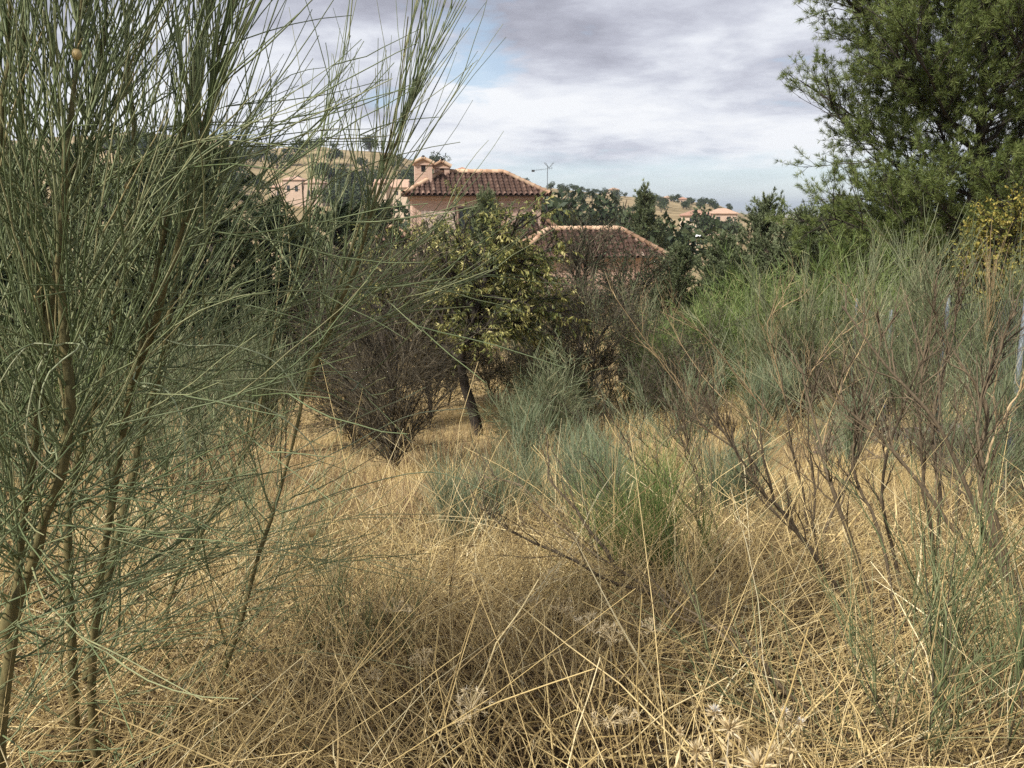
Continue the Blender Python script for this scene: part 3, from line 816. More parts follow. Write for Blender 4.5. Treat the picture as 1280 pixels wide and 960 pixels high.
bare_from_px('fallen_branch', 'thin grey branch lying in the straw near the thistles', 'fallen branch', [
    [(1010, 890, 2.5), (940, 830, 2.5), (880, 780, 2.6), (845, 745, 2.7)],
    [(985, 868, 2.5), (930, 790, 2.6), (862, 770, 2.65), (820, 735, 2.7)],
], .007, 10, 20, M['dead_bark'], M['dead_bark'], .25, .12)
bare_from_px('dead_shrub', 'reddish brown heap of dead twigs in the middle of the slope', 'bare shrub', [
    [(800, 585, 9.6), (780, 545, 9.6), (760, 510, 9.6), (745, 480, 9.6)],
    [(805, 585, 9.6), (800, 540, 9.6), (805, 500, 9.6), (800, 460, 9.6)],
    [(810, 585, 9.6), (835, 550, 9.6), (860, 530, 9.6), (890, 500, 9.6)],
    [(803, 585, 9.7), (770, 560, 9.7), (740, 540, 9.7), (700, 500, 9.7)],
], .009, 70, 420, M['dark_twig'], M['dark_twig'], .5, .3, up=.1)


# ================================================================ LEAFY / BARE TREES
def leaf_tree(name, label, cat, u, Y, trunk_px, r0, n1, n2, n3, L1, L2, L3, nl, leaf, lmat, wmat, tmat, droop=-.5, t0=.4, up=.25, group=None, ang=.8, twig_r=None, ltint=None):
    base = gp(u, Y)
    t = thing(name, label, cat, base, 0, group)
    T = px_path(trunk_px, 14) - base; T[0, 2] = -.08
    T += np.cumsum(rng.normal(0, .012, T.shape), 0) * np.linspace(0, 1, 14)[:, None]
    mb = MB(); tubes(mb, T[None], (r0 * np.linspace(1.15, .35, 14))[None], 8)
    mb.build('trunk', wmat, t)
    P1 = spawn(T[None], n1, t0, 1, L1, ang, up, .05, .1, .06, 8)
    P2 = spawn(P1, n2, .2, 1, L2, .6, .1, 0, .12, .06, 6, .2)
    P3 = spawn(P2, n3, .2, 1, L3, .6, .02, -.08, .12, .05, 4, .2)
    px = Y / FPX
    mb = MB()
    tubes(mb, P1, np.linspace(.42, .14, 8)[None] * r0, 5); tubes(mb, P2, np.linspace(.18, .08, 6)[None] * r0, 4)
    tubes(mb, P3, np.linspace(1, .5, 4)[None] * (twig_r or max(.002, .2 * px)), 3)
    mb.build('limb_network', tmat, t)
    if nl:
        idx = rng.integers(0, n3, nl); pos, tan = samp(P3, idx, rng.random(nl))
        d = tan * .5 + rng.normal(size=(nl, 3)) * .5; d[:, 2] += droop
        # leaves turn colour branch by branch
        tw = rng.normal(.41, .30, n3)[idx] if ltint is None else rng.normal(ltint, .2, n3)[idx]
        mb = MB(); blades(mb, pos, d, leaf[0] * rng.uniform(.6, 1.3, nl), leaf[1] * rng.uniform(.7, 1.2, nl), np.clip(tw + rng.normal(0, .14, nl), 0, 1))
        mb.build('crown', M[lmat], t)
    return t


leaf_tree('almond_tree', 'almond tree with yellowing leaves and a dark leaning trunk in front of the house', 'tree', 600, 14.6,
          [(599, 545, 14.6), (590, 510, 14.6), (580, 480, 14.6), (576, 445, 14.6), (586, 415, 14.5), (600, 375, 14.5), (612, 342, 14.5)], .10,
          36, 300, 1900, 1.32, .72, .36, 25000, (.09, .027), 'almond', M['dark_bark'], M['dark_bark'], -.65, .45, .10, ang=1.05)
leaf_tree('almond_tree', 'low yellow leaved almond half hidden behind the dark bare shrub', 'tree', 490, 17.5,
          [(492, 510, 17.5), (488, 465, 17.5), (480, 420, 17.5), (490, 380, 17.5)], .08,
          16, 110, 600, 1.5, .8, .4, 4200, (.085, .028), 'almond', M['dark_bark'], M['dark_bark'], -.6, .3)
leaf_tree('bare_tree', 'dark almost leafless tree in front of the lower tiled roof', 'tree', 722, 19.5,
          [(722, 500, 19.5), (724, 450, 19.5), (730, 405, 19.5), (728, 370, 19.5), (722, 335, 19.5)], .07,
          20, 160, 1000, 1.0, .75, .45, 1500, (.07, .03), 'oak', M['dark_bark'], M['dark_twig'], -.2, .42, .4, ang=.7)
leaf_tree('bare_tree', 'brown twiggy thicket between the bare tree and the conifers', 'tree', 775, 22,
          [(775, 480, 22), (778, 440, 22), (772, 405, 22), (778, 375, 22)], .06,
          22, 180, 1100, .9, .7, .45, 2600, (.08, .035), 'oak', M['dark_bark'], M['dark_twig'], -.2, .4, .4, ang=.8)
leaf_tree('dark_shrub', 'dark purple brown leafless shrub standing on the sunny straw', 'bare shrub', 492, 10.5,
          [(494, 596, 10.5), (492, 560, 10.5), (490, 515, 10.5), (495, 435, 10.5)], .03,
          46, 420, 3200, 1.15, .6, .34, 1500, (.03, .014), 'brown_leaf', M['dark_bark'], M['dark_twig'], 0, .02, .35, ang=.75, twig_r=.0024)
leaf_tree('dark_shrub', 'brown leafless shrub under the almond crown, behind the darker one', 'bare shrub', 540, 15.5,
          [(540, 530, 15.5), (536, 490, 15.5), (530, 450, 15.5), (528, 400, 15.5)], .03,
          40, 340, 2600, 1.25, .7, .4, 1200, (.045, .02), 'brown_leaf', M['dark_bark'], M['dark_twig'], 0, .02, .35, ang=.8, twig_r=.0032)
leaf_tree('dark_shrub', 'low brown bramble thicket right of the almond trunk', 'bare shrub', 735, 15.5,
          [(740, 520, 15.5), (738, 490, 15.5), (742, 460, 15.5), (745, 430, 15.5)], .03,
          40, 340, 2400, 1.2, .7, .4, 2600, (.05, .024), 'brown_leaf', M['dark_bark'], M['dark_twig'], 0, .02, .3, ang=.9, twig_r=.0032)
leaf_tree('dark_shrub', 'dim brown thicket behind the left foreground brooms', 'bare shrub', 430, 15,
          [(430, 530, 15), (432, 490, 15), (428, 450, 15), (430, 400, 15)], .03,
          40, 340, 2400, 1.25, .7, .4, 2000, (.05, .024), 'brown_leaf', M['dark_bark'], M['dark_twig'], 0, .02, .3, ang=.9, twig_r=.0032)
for lb, u, Y, hv, lt in [('olive brown thicket below the brick tower', 570, 24, 352, .65), ('dark green thicket left of the bare tree', 660, 23, 372, .55),
                         ('olive thicket under the lower tiled roof', 725, 27, 385, .6), ('dull green thicket by the conifer at the roof end', 800, 28, 388, .75),
                         ('olive thicket behind the low yellow almond', 470, 26, 352, .7), ('shaded thicket left of the low yellow almond', 400, 23, 355, .6)]:
    g0 = gp(u, Y); mid = at(u, hv, Y)
    vb = 258 + (EYE - g0[2]) / Y * FPX
    leaf_tree('thicket', lb, 'thicket', u, Y, [(u, vb, Y), (u + 3, vb * .7 + hv * .3, Y), (u - 3, vb * .4 + hv * .6, Y), (u, vb * .2 + hv * .8, Y)], .04,
              46, 340, 2000, 1.25, .7, .4, 6000, (.085, .04), 'oak', M['dark_bark'], M['dark_twig'], -.1, .03, .25, ang=.95, twig_r=.004, ltint=lt, group='thickets below the house')
for lb, u, Y, hv, sp, lt, lm in [('brown scrub right behind the leaning almond trunk', 612, 18, 455, 1.1, .5, 'brown_leaf'), ('dim scrub left behind the almond trunk', 560, 18.5, 450, 1.1, .5, 'oak'), ('olive scrub under the bare tree, behind the sage broom mound', 665, 19, 445, 1.1, .6, 'oak'),
                         ('grey green scrub left of the tan dry broom', 845, 13, 470, .9, .6, 'oak'),
                         ('brown bramble at the foot of the tall sage broom', 985, 14.5, 485, .8, .5, 'brown_leaf'), ('dark scrub below the bushy green pair', 880, 18.5, 440, 1.1, .55, 'oak'),
                         ('brown bramble below the fence posts', 1100, 11.2, 480, .8, .5, 'brown_leaf'), ('scrub under the low yellow almond, left of the dark shrub', 440, 12.5, 500, .8, .5, 'brown_leaf')]:
    g0 = gp(u, Y); vb = 480 + FPX * math.tan(math.atan2(EYE - g0[2], Y) - PITCH)
    leaf_tree('bramble', lb, 'bramble', u, Y, [(u, vb, Y), (u + 3, vb * .7 + hv * .3, Y), (u - 3, vb * .4 + hv * .6, Y), (u, vb * .2 + hv * .8, Y)], .02,
              40, 300, 1800, .85 * sp, .5, .3, 2600, (.045, .022), lm, M['dark_bark'], M['dark_twig'], 0, .02, .3, ang=.95, twig_r=.0028, ltint=lt, group='brambles on the slope')
leaf_tree('yellow_tree', 'small golden leaved tree behind the fence at the right edge', 'tree', 1262, 14.2,
          [(1262, 500, 14.2), (1262, 420, 14.2), (1256, 360, 14.2), (1258, 320, 14.2)], .06,
          26, 200, 1000, .75, .5, .3, 9000, (.07, .035), 'yellow_leaf', M['dark_bark'], M['dark_bark'], -.2, .45)


# ================================================================ PINE
def pine(label, u, Y, v_top, rad, lmat, n1=44, tuft_n=7000, nd=11, nl=.13, z0=.30):
    base = gp(u, Y); Ht = top_height(v_top, Y, base[2])
    t = thing('pine_tree', label, 'pine tree', base, 0, 'pines behind the fence')
    s = np.linspace(0, 1, 16)
    T = np.stack([.25 * np.sin(s * 4), .15 * np.cos(s * 5) - .15, s * Ht - .1], -1)
    mb = MB(); tubes(mb, T[None], (.17 * np.linspace(1.2, .12, 16))[None], 9)
    mb.build('trunk', M['dark_bark'], t)
    tt = z0 + (1 - z0) * (np.arange(n1) + rng.random(n1)) / n1
    pos, _ = samp(T[None], np.zeros(n1, int), tt)
    az = np.arange(n1) * 2.399 + rng.normal(0, .35, n1)
    q = (tt - z0) / (1 - z0)
    L = rad * np.interp(q, [0, .15, .3, .45, .8, 1], [.45, .6, .78, 1.0, .72, .2]) * rng.uniform(.68, 1.15, n1)
    inc = np.interp(q, [0, .4, 1], [1.5, 1.1, .35]) + rng.normal(0, .12, n1)
    P1 = grow(pos, tilt_dirs(n1, az, inc), L, .14, .08, .04, 9)
    P2 = spawn(P1, n1 * 16, .2, 1, rad * .30, .7, .12, .1, .1, .05, 6, .3)
    n3 = n1 * 110
    P3 = spawn(P2, n3, .2, 1, rad * .12, .6, .25, .1, .1, .04, 4)
    mb = MB()
    tubes(mb, P1, np.linspace(.055, .018, 9)[None] * np.clip(L / rad, .3, 1)[:, None], 6)
    tubes(mb, P2, np.linspace(.014, .006, 6)[None], 4); tubes(mb, P3, np.linspace(.006, .004, 4)[None], 3)
    mb.build('limb_network', M['dark_bark'], t)
    idx = rng.integers(0, n3, tuft_n); ti = rng.uniform(.35, 1.0, tuft_n); pos, tan = samp(P3, idx, ti)
    pos = np.repeat(pos, nd, 0); tan = np.repeat(tan, nd, 0); n = len(pos)
    d = tan * .75 + rng.normal(size=(n, 3)) * .62; d[:, 2] += .12
    tint = np.repeat(np.clip(rng.normal(.48, .2, tuft_n), 0, 1), nd) + rng.normal(0, .08, n)
    mb = MB(); blades(mb, pos, d, nl * rng.uniform(.7, 1.2, n), .0095 * Y / 20, np.clip(tint, 0, 1), .1)
    mb.build('crown', M[lmat], t)
    return t


pine('big bushy green pine filling the upper right corner', 1172, 20, -120, 4.7, 'pine', 96, 58000, 15, .14, .15)
pine('darker pine behind the big one, cut off by the right edge', 1330, 25, -160, 4.8, 'pine_dark', 46, 20000, 14, .16, .15)


# ================================================================ CONIFERS (cypress and juniper), three models copied
def conifer_proto(name, mat, Ht=6, rad=1.5, n1=90, nspr=6500, nb=10, taper=None, droop=.0, bl=(.15, .026), tier=False):
    reseed(name + mat)
    t = bpy.data.objects.new(name, None); COL.objects.link(t)
    s = np.linspace(0, 1, 12)
    T = np.stack([.05 * np.sin(s * 5), .05 * np.cos(s * 4) - .05, s * Ht - .1], -1)
    mb = MB(); tubes(mb, T[None], (.11 * np.linspace(1.2, .1, 12))[None], 7); mb.build('trunk', M['dark_bark'], t)
    tt = .04 + .95 * rng.random(n1) ** .9
    if tier: tt = np.round(tt * 15) / 15 + rng.normal(0, .008, n1)
    tt = np.clip(tt, .03, .985)
    pos, _ = samp(T[None], np.zeros(n1, int), tt)
    L = rad * np.interp(tt, *(taper or ([0, .2, .5, .8, 1], [.85, 1, .85, .5, .10]))) * rng.uniform(.6, 1.25, n1)
    inc = np.interp(tt, [0, 1], [1.25, .4]) + rng.normal(0, .15, n1) + droop
    P1 = grow(pos, tilt_dirs(n1, np.arange(n1) * 2.399, inc), L, .15 - droop * .5, .1, .04, 7)
    P2 = spawn(P1, n1 * 8, .1, 1, rad * .34, .6, .12, .05 - droop * .3, .1, .04, 5, .2)
    mb = MB(); tubes(mb, P1, np.linspace(.03, .008, 7)[None], 4); tubes(mb, P2, np.linspace(.008, .004, 5)[None], 3)
    mb.build('limb_network', M['dark_bark'], t)
    n2 = n1 * 8
    idx = rng.integers(0, n2, nspr); pos, tan = samp(P2, idx, rng.uniform(.1, 1, nspr))
    pos = np.repeat(pos, nb, 0); tan = np.repeat(tan, nb, 0); n = len(pos)
    pos = pos + tan * rng.uniform(0, .12, (n, 1)); d = tan * .9 + rng.normal(size=(n, 3)) * .42; d[:, 2] += .2 - droop
    tint = np.repeat(np.clip(rng.normal(.45, .22, nspr), 0, 1), nb) + rng.normal(0, .1, n)
    mb = MB(); blades(mb, pos, d, bl[0] * rng.uniform(.6, 1.3, n), bl[1] * rng.uniform(.7, 1.2, n), np.clip(tint, 0, 1), .2)
    mb.build('crown', M[mat], t)
    return t


used = {}
reseed('conifers')


def place(proto, key, label, cat, u, Y, v_top, Hp, wide=1.0, rot=None, group=None):
    b = gp(u, Y); hh = max(.8, top_height(v_top, Y, b[2])); k = hh / Hp
    rot = rng.uniform(0, 6.28) if rot is None else rot
    if key not in used:
        used[key] = proto; o = proto
        o.location = tuple(b); o.rotation_euler = (0, 0, rot); o.scale = (k * wide, k * wide, k)
        tag(o, label, cat, group)
    else:
        o = dup(proto, b, rot, (k * wide, k * wide, k), label, group); o['category'] = cat
    return o


cy = conifer_proto('conifer', 'cypress', 6, 1.7)
G = 'dark conifers left of the house'
place(cy, 'cy', 'dark conifer with the highest tip, left of the far peach villa', 'conifer', 285, 22, 183, 6, 1.0, group=G)
place(cy, 'cy', 'dark conifer below the rocky hilltop behind the left brooms', 'conifer', 212, 24.5, 196, 6, 1.0, group=G)
place(cy, 'cy', 'dark conifer seen through the second foreground broom', 'conifer', 135, 21.5, 205, 6, 1.1, group=G)
place(cy, 'cy', 'dark conifer at the left edge behind the nearest broom stems', 'conifer', 48, 20, 200, 6, 1.1, group=G)
place(cy, 'cy', 'leftmost dark conifer, cut off by the photo edge', 'conifer', -35, 21, 190, 6, 1.1, group=G)
place(cy, 'cy', 'low dark conifer in front of the peach villa', 'conifer', 345, 27, 262, 6, 1.5, group=G)
place(cy, 'cy', 'low broad conifer under the cream gabled house', 'conifer', 425, 33, 266, 6, 1.8, group=G)
place(cy, 'cy', 'dark conifer touching the left corner of the brick house', 'conifer', 478, 43, 262, 6, 1.4, group=G)
place(cy, 'cy', 'shaded conifer in the hedge right of the bare villa slope', 'conifer', 380, 24, 300, 6, 1.6, group=G)
G = 'feathery conifers right of the house'
jb = conifer_proto('conifer', 'cypress_blue', 6, 1.9, 110, 6500, 10, ([0, .2, .5, .8, 1], [.8, 1, .9, .62, .16]))
place(jb, 'jb', 'dark conifer covering the right end of the lower tiled roof', 'conifer', 842, 27, 318, 6, 1.1, group=G)
place(jb, 'jb', 'feathery conifer right of the small white shed', 'conifer', 898, 29, 306, 6, 1.2, group=G)
place(jb, 'jb', 'tallest feathery conifer on the far skyline left of the pine', 'conifer', 945, 31, 262, 6, 1.0, group=G)
place(jb, 'jb', 'feathery conifer between the tallest one and the pine', 'conifer', 992, 29, 276, 6, 1.2, group=G)
place(jb, 'jb', 'feathery conifer under the left side of the pine crown', 'conifer', 1040, 28, 262, 6, 1.3, group=G)
place(jb, 'jb', 'low feathery conifer in front of the tallest one', 'conifer', 912, 25.5, 330, 6, 1.5, group=G)
place(cy, 'cy', 'dark conifer directly under the pine crown', 'conifer', 1110, 28, 240, 6, 1.6, group='dark conifers under the pine')
place(cy, 'cy', 'dark conifer behind the fence left of the yellow tree', 'conifer', 1185, 27, 262, 6, 1.7, group='dark conifers under the pine')
place(cy, 'cy', 'dark conifer behind the fence under the yellow tree', 'conifer', 1275, 19, 318, 6, 1.8, group='dark conifers under the pine')
fir = conifer_proto('cedar_tree', 'cypress_blue', 8.6, 2.2, 120, 6000, 9, ([0, .15, .5, .85, 1], [.9, 1, .66, .22, .05]), .05, (.26, .05), True)
place(fir, 'fir', 'tiered cedar rising on the skyline right of the house', 'cedar', 803, 72, 234, 8.6, 1.0)
place(cy, 'cy', 'small dark conifer sapling against the brick tower wall', 'conifer', 551, 40, 286, 6, .7, group='conifers by the brick tower')
place(jb, 'jb', 'blue green conifer in front of the brick tower window', 'conifer', 610, 38, 256, 6, .9, group='conifers by the brick tower')


# ================================================================ FAR OAKS
def oak_proto(name, n=520, leaf=.75, lobes=7, flat=.8):
    reseed('oak%d' % lobes)
    t = bpy.data.objects.new(name, None); COL.objects.link(t)
    T = grow(np.zeros((1, 3)), np.array([[.1, 0, 1.]]), 3.0, 0, .05, .04, 6); T[0, :, 2] -= .3
    mb = MB(); tubes(mb, T, np.linspace(.28, .16, 6)[None], 6)
    L = spawn(T, 9, .5, 1, 1.8, .9, .4, .1, .1, .05, 5); tubes(mb, L, np.linspace(.12, .05, 5)[None], 4)
    mb.build('trunk', M['dark_bark'], t)
    mb = MB()
    for k in range(lobes):
        c = np.array([rng.normal(0, 1.15), rng.normal(0, 1.15), rng.uniform(2.0, 4.0)]); r = rng.uniform(1.0, 1.7)
        m = n // lobes; dd = nrm(rng.normal(size=(m, 3)))
        pos = c + dd * (r * rng.uniform(.55, 1.05, (m, 1))) * (1, 1, flat)
        d = dd * .6 + rng.normal(size=(m, 3)) * .7
        blades(mb, pos, d, leaf * rng.uniform(.5, 1.2, m), leaf * .5, np.clip(rng.normal(.45, .12) + rng.normal(0, .2, m), 0, 1))
    mb.build('crown', M['oak'], t)
    return t


oaks = [oak_proto('holm_oak'), oak_proto('holm_oak', 560, .7, 9, .7), oak_proto('holm_oak', 440, .8, 5, 1.0)]
oak_used = [False] * 3
reseed('oaks')


def oak(u, Y, sc, label, group):
    i = int(rng.integers(0, 3)); b = gp(u, Y); b[2] -= .1 * sc
    k = (sc * rng.uniform(.9, 1.15), sc * rng.uniform(.9, 1.15), sc * rng.uniform(.8, 1.1))
    if not oak_used[i]:
        oak_used[i] = True; o = oaks[i]
        o.location = tuple(b); o.rotation_euler = (0, 0, rng.uniform(0, 6)); o.scale = k; tag(o, label, 'tree', group)
    else:
        o = dup(oaks[i], b, rng.uniform(0, 6.28), k, label, group); o['category'] = 'tree'
    return o


for u, Y, sc, lb in [(698, 130, 236, 'round dark oak beside the aerial mast'), (722, 140, 239, 'dark oak right of the aerial mast'),
                     (745, 150, 243, 'dark oak between the aerial and the cedar'), (775, 150, 247, 'oak left of the tiered cedar'),
                     (656, 150, 225, 'round oak peeping over the right hip of the tower roof'), (543, 150, 212, 'oak peeping between the chimney and the tower ridge'),
                     (882, 190, 264, 'dark oak in front of the low terracotta roofs'), (903, 200, 271, 'dark oak hiding the foot of the low terracotta house by the conifers'), (918, 190, 270, 'dark oak right of the low terracotta houses'), (861, 205, 277, 'low oak left of the low terracotta houses'), (868, 165, 293, 'small round bush on the golden field'),
                     (838, 80, 268, 'oak at the foot of the cedar, on its right'), (770, 75, 266, 'oak behind the lower tiled roof')]:
    oak(u, Y, top_height(sc, Y, gp(u, Y)[2]) / 5.0, lb, 'oaks around the house')
for k in range(75):       # wooded right ridge
    u = rng.uniform(655, 912); Y = rng.uniform(330, 590)
    if u > 845 and Y < 420: continue
    if 832 < u < 870 and rng.random() < .5: continue
    oak(u, Y, rng.uniform(.65, 1.15), 'dark oak on the wooded ridge right of the house', 'oaks on the right hand ridge')
for k in range(30):
    oak(rng.uniform(838, 914), rng.uniform(430, 590), rng.uniform(.5, .95), 'dark oak at the right tip of the wooded ridge', 'oaks on the ridge tip')
for k in range(150):      # scrubby slope of the left hill
    u = rng.uniform(130, 560); Y = 585 - 330 * rng.random() ** .55
    if 335 < u < 408 and Y < 320: continue
    if 468 < u < 515 and Y < 300: continue
    oak(u, Y, rng.uniform(.9, 2.1), 'dark oak dotting the slope of the golden hill', 'oaks on the golden hill')
for k in range(20):
    oak(rng.uniform(330, 520), rng.uniform(110, 230), rng.uniform(.7, 1.1), 'dark oak in the hollow below the golden hill', 'oaks in the hollow')
for k in range(9):
    oak(rng.uniform(300, 560), rng.uniform(585, 605), rng.uniform(.5, 1.1), 'small tree on the crest of the golden hill', 'trees on the hill crest')


# ================================================================ HOUSES
def hip_roof(mb_t, mb_r, x0, x1, y0, y1, z0, rise, over=.0, pitch_t=.34, tl=.42, faces='FBLR', frac=1.0):
    """barrel tiled hip roof over an eaves rectangle (local axes)"""
    W, D = x1 - x0, y1 - y0; run = min(W, D) / 2
    ridge_z = z0 + rise
    sets = {'F': ((x0, y0), (1, 0), (0, 1), W), 'B': ((x1, y1), (-1, 0), (0, -1), W), 'L': ((x0, y1), (0, -1), (1, 0), D), 'R': ((x1, y0), (0, 1), (-1, 0), D)}
    for fc in faces:
        (ox, oy), e, n, Wf = sets[fc]
        nc = int(Wf / pitch_t)
        for i in range(nc):
            a = (i + .5) * Wf / nc
            lim = min(run, a, Wf - a)
            if lim < .15: continue
            sl = math.hypot(run, rise) / run
            nt = max(1, int(round(lim * sl / tl)))
            ss = np.linspace(-.08, lim, nt + 1)
            pts, rad, tin = [], [], []
            for k in range(nt):
                tn = np.clip(rng.normal(.45, .2), 0, 1)
                for s, r_, lift in ((ss[k], .115, .035), (ss[k + 1] + .03, .09, .0)):
                    s = min(s, lim)
                    pts.append((ox + e[0] * a + n[0] * s, oy + e[1] * a + n[1] * s, z0 + rise * s / run + lift + .03)); rad.append(r_); tin.append(tn)
            tubes(mb_t, np.array(pts)[None], np.array(rad)[None], 6, np.array(tin)[None])
    # deck below the tiles
    rx0, rx1 = x0 + run, x1 - run; ym = (y0 + y1) / 2
    if W >= D:
        V = [(x0, y0, z0), (x1, y0, z0), (x1, y1, z0), (x0, y1, z0), (rx0, ym, ridge_z), (rx1, ym, ridge_z)]
        caps = [((x0, y0, z0), (rx0, ym, ridge_z)), ((x0, y1, z0), (rx0, ym, ridge_z)), ((x1, y0, z0), (rx1, ym, ridge_z)), ((x1, y1, z0), (rx1, ym, ridge_z)), ((rx0, ym, ridge_z), (rx1, ym, ridge_z))]
        mb_t.add(V, [(0, 1, 5, 4), (2, 3, 4, 5)], .1); mb_t.add(V, [(1, 2, 5), (3, 0, 4)], .1)
    else:
        xm = (x0 + x1) / 2; ry0, ry1 = y0 + run, y1 - run
        V = [(x0, y0, z0), (x1, y0, z0), (x1, y1, z0), (x0, y1, z0), (xm, ry0, ridge_z), (xm, ry1, ridge_z)]
        caps = [((x0, y0, z0), (xm, ry0, ridge_z)), ((x1, y0, z0), (xm, ry0, ridge_z)), ((x0, y1, z0), (xm, ry1, ridge_z)), ((x1, y1, z0), (xm, ry1, ridge_z)), ((xm, ry0, ridge_z), (xm, ry1, ridge_z))]
        mb_t.add(V, [(1, 2, 5, 4), (3, 0, 4, 5)], .1); mb_t.add(V, [(0, 1, 4), (2, 3, 5)], .1)
    for a, b in caps:
        a, b = np.array(a), np.array(b); L = np.linalg.norm(b - a)
        if L < .3: continue
        nt = max(1, int(L / .4)); pts, rad, tin = [], [], []
        for k in range(nt):
            tn = rng.random()
            for s, r_ in ((k / nt, .17), ((k + .97) / nt, .135)):
                p = a + (b - a) * s; pts.append((p[0], p[1], p[2] + .10)); rad.append(r_); tin.append(tn)
        tubes(mb_r, np.array(pts)[None], np.array(rad)[None], 7, np.array(tin)[None])


def main_house():
    Y0 = 52.0
    pL, pR = at(505, 243, 52.0), at(688, 244, 53.4)
    rot = math.atan2(pR[1] - pL[1], pR[0] - pL[0])
    W = math.hypot(pR[0] - pL[0], pR[1] - pL[1])
    org = np.array([pL[0], pL[1], 0]); g = -5.6
    t = thing('tiled_house', 'pink brick house with brown barrel tiled hip roofs in the middle of the photo', 'house', (org[0], org[1], g), rot)
    ez = (pL[2] + pR[2]) / 2 - g                # eaves height above the house base
    D = 5.2
    # walls of the tower, set in from the eaves
    wl = .5
    mb = MB().box(wl, W - wl, wl, D - wl, -1.5, ez - .06)
    mb.box(wl - .12, W - wl + .12, wl - .12, D - wl + .12, ez - .30, ez - .09)
    mb.build('wall', M['brick'], t, smooth=False)
    mb = MB().box(wl + .55, wl + 2.75, wl - .045, wl - .003, ez - 2.35, ez - 1.0)
    mb.box(wl + .55, wl + 2.75, wl - .045, wl - .003, ez - 4.1, ez - 2.7)
    mb.build('stone_panel', M['masonry'], t, smooth=False)
    def window(x0, x1, z0, z1, yy):
        w = MB().box(x0, x1, yy - .05, yy - .004, z0, z1).build('window', M['dark_glass'], t, smooth=False)
        MB().box(x0 - .07, x0, yy - .09, yy - .006, z0 - .07, z1 + .07).box(x1, x1 + .07, yy - .09, yy - .006, z0 - .07, z1 + .07) \
            .box(x0, x1, yy - .09, yy - .006, z1, z1 + .07).box(x0, x1, yy - .09, yy - .006, z0 - .07, z0) \
            .box((x0 + x1) / 2 - .025, (x0 + x1) / 2 + .025, yy - .08, yy - .052, z0, z1).build('frame', M['dark_wood'], w, smooth=False)
    window(3.45, 4.75, ez - 2.4, ez - .85, wl)
    window(7.2, 8.3, ez - 2.6, ez - 1.25, wl)
    MB().box(1.9, 2.12, wl - .06, wl - .047, ez - 1.95, ez - 1.7).build('air_vent', M['dark_wood'], t, smooth=False)
    rt, rr = MB(), MB()
    hip_roof(rt, rr, 0, W, 0, D, ez, 1.42)
    rf = rt.build('roof', M['tile'], t); rr.build('ridge_tiling', M['ridge_tile'], rf)
    mb = MB().box(.03, W - .03, .03, D - .03, ez - .085, ez - .01)
    mb.build('eaves_board', M['dark_wood'], rf, smooth=False)
    # lower wings stepping down to the right
    for nm, (uL, uR, vE, YL, vR, Dw) in (('a', (585, 752, 330, 50.5, 268, 7.0)), ('b', (645, 838, 326, 46.5, 288, 4.6))):
        a, b = at(uL, vE, YL), at(uR, vE - 8, YL + 1.2)
        c, s = math.cos(-rot), math.sin(-rot)
        def loc(p):
            dx, dy = p[0] - org[0], p[1] - org[1]; return np.array([dx * c - dy * s, dx * s + dy * c, p[2] - g])
        A, B = loc(a), loc(b)
        zr = at(740, vR, YL + Dw / 2)[2] - g; ze = (A[2] + B[2]) / 2
        MB().box(A[0] + .4, B[0] - .4, A[1] + .4, A[1] + Dw - .4, -1.5, ze - .05).build('wing_wall', M['brick'], t, smooth=False)
        rt, rr = MB(), MB(); hip_roof(rt, rr, A[0], B[0], A[1], A[1] + Dw, ze, zr - ze)
        rf = rt.build('lower_roof', M['tile'], t); rr.build('ridge_tiling', M['ridge_tile'], rf)
    # low lean-to roof at the left foot of the tower
    rt, rr = MB(), MB(); hip_roof(rt, rr, -1.9, .45, 1.0, 6.0, ez - 2.9, .9)
    rf = rt.build('porch_roof', M['tile'], t); rr.build('ridge_tiling', M['ridge_tile'], rf)
    MB().box(-1.6, .2, 1.3, 5.7, -1.5, ez - 2.93).build('porch_wall', M['brick'], t, smooth=False)
    # chimneys
    for cx, cyy, w, zt in ((1.3, 2.0, 1.1, 1.85), (2.55, 2.9, .95, 1.7)):
        ch = MB().box(cx - w / 2, cx + w / 2, cyy - .55, cyy + .55, ez - .1, ez + zt - .42) \
            .box(cx - w / 2, cx - .14, cyy - .55, cyy + .55, ez + zt - .42, ez + zt) \
            .box(cx + .14, cx + w / 2, cyy - .55, cyy + .55, ez + zt - .42, ez + zt) \
            .box(cx - w / 2 - .06, cx + w / 2 + .06, cyy - .61, cyy + .61, ez + zt, ez + zt + .10).build('chimney', M['brick'], t, smooth=False)
        MB().box(cx - .139, cx + .139, cyy - .42, cyy + .42, ez + zt - .419, ez + zt - .001).build('flue_shade_fill', M['plastic'], ch, smooth=False)  # solid black block stands in for the shade inside the flue
        rt = MB(); V = []
        for sgn in (-1, 1):
            for k in range(5):
                yy = cyy - .6 + k * .3
                pts = [(cx + sgn * (w / 2 + .12), yy, ez + zt + .12), (cx + sgn * .02, yy, ez + zt + .44)]
                tubes(rt, np.array(pts)[None], np.array([[.13, .11]]), 6)
        tubes(rt, np.array([[(cx, cyy - .72, ez + zt + .47), (cx, cyy, ez + zt + .48), (cx, cyy + .72, ez + zt + .47)]]), .13, 6, 1.)
        z = ez + zt + .101
        rt.add([(cx - w / 2 - .05, cyy - .6, z), (cx + w / 2 + .05, cyy - .6, z), (cx, cyy - .6, z + .36), (cx - w / 2 - .05, cyy + .6, z), (cx + w / 2 + .05, cyy + .6, z), (cx, cyy + .6, z + .36)],
               [(0, 1, 2), (4, 3, 5)], .6)
        rt.build('chimney_cap', M['ridge_tile'], ch)


main_house()


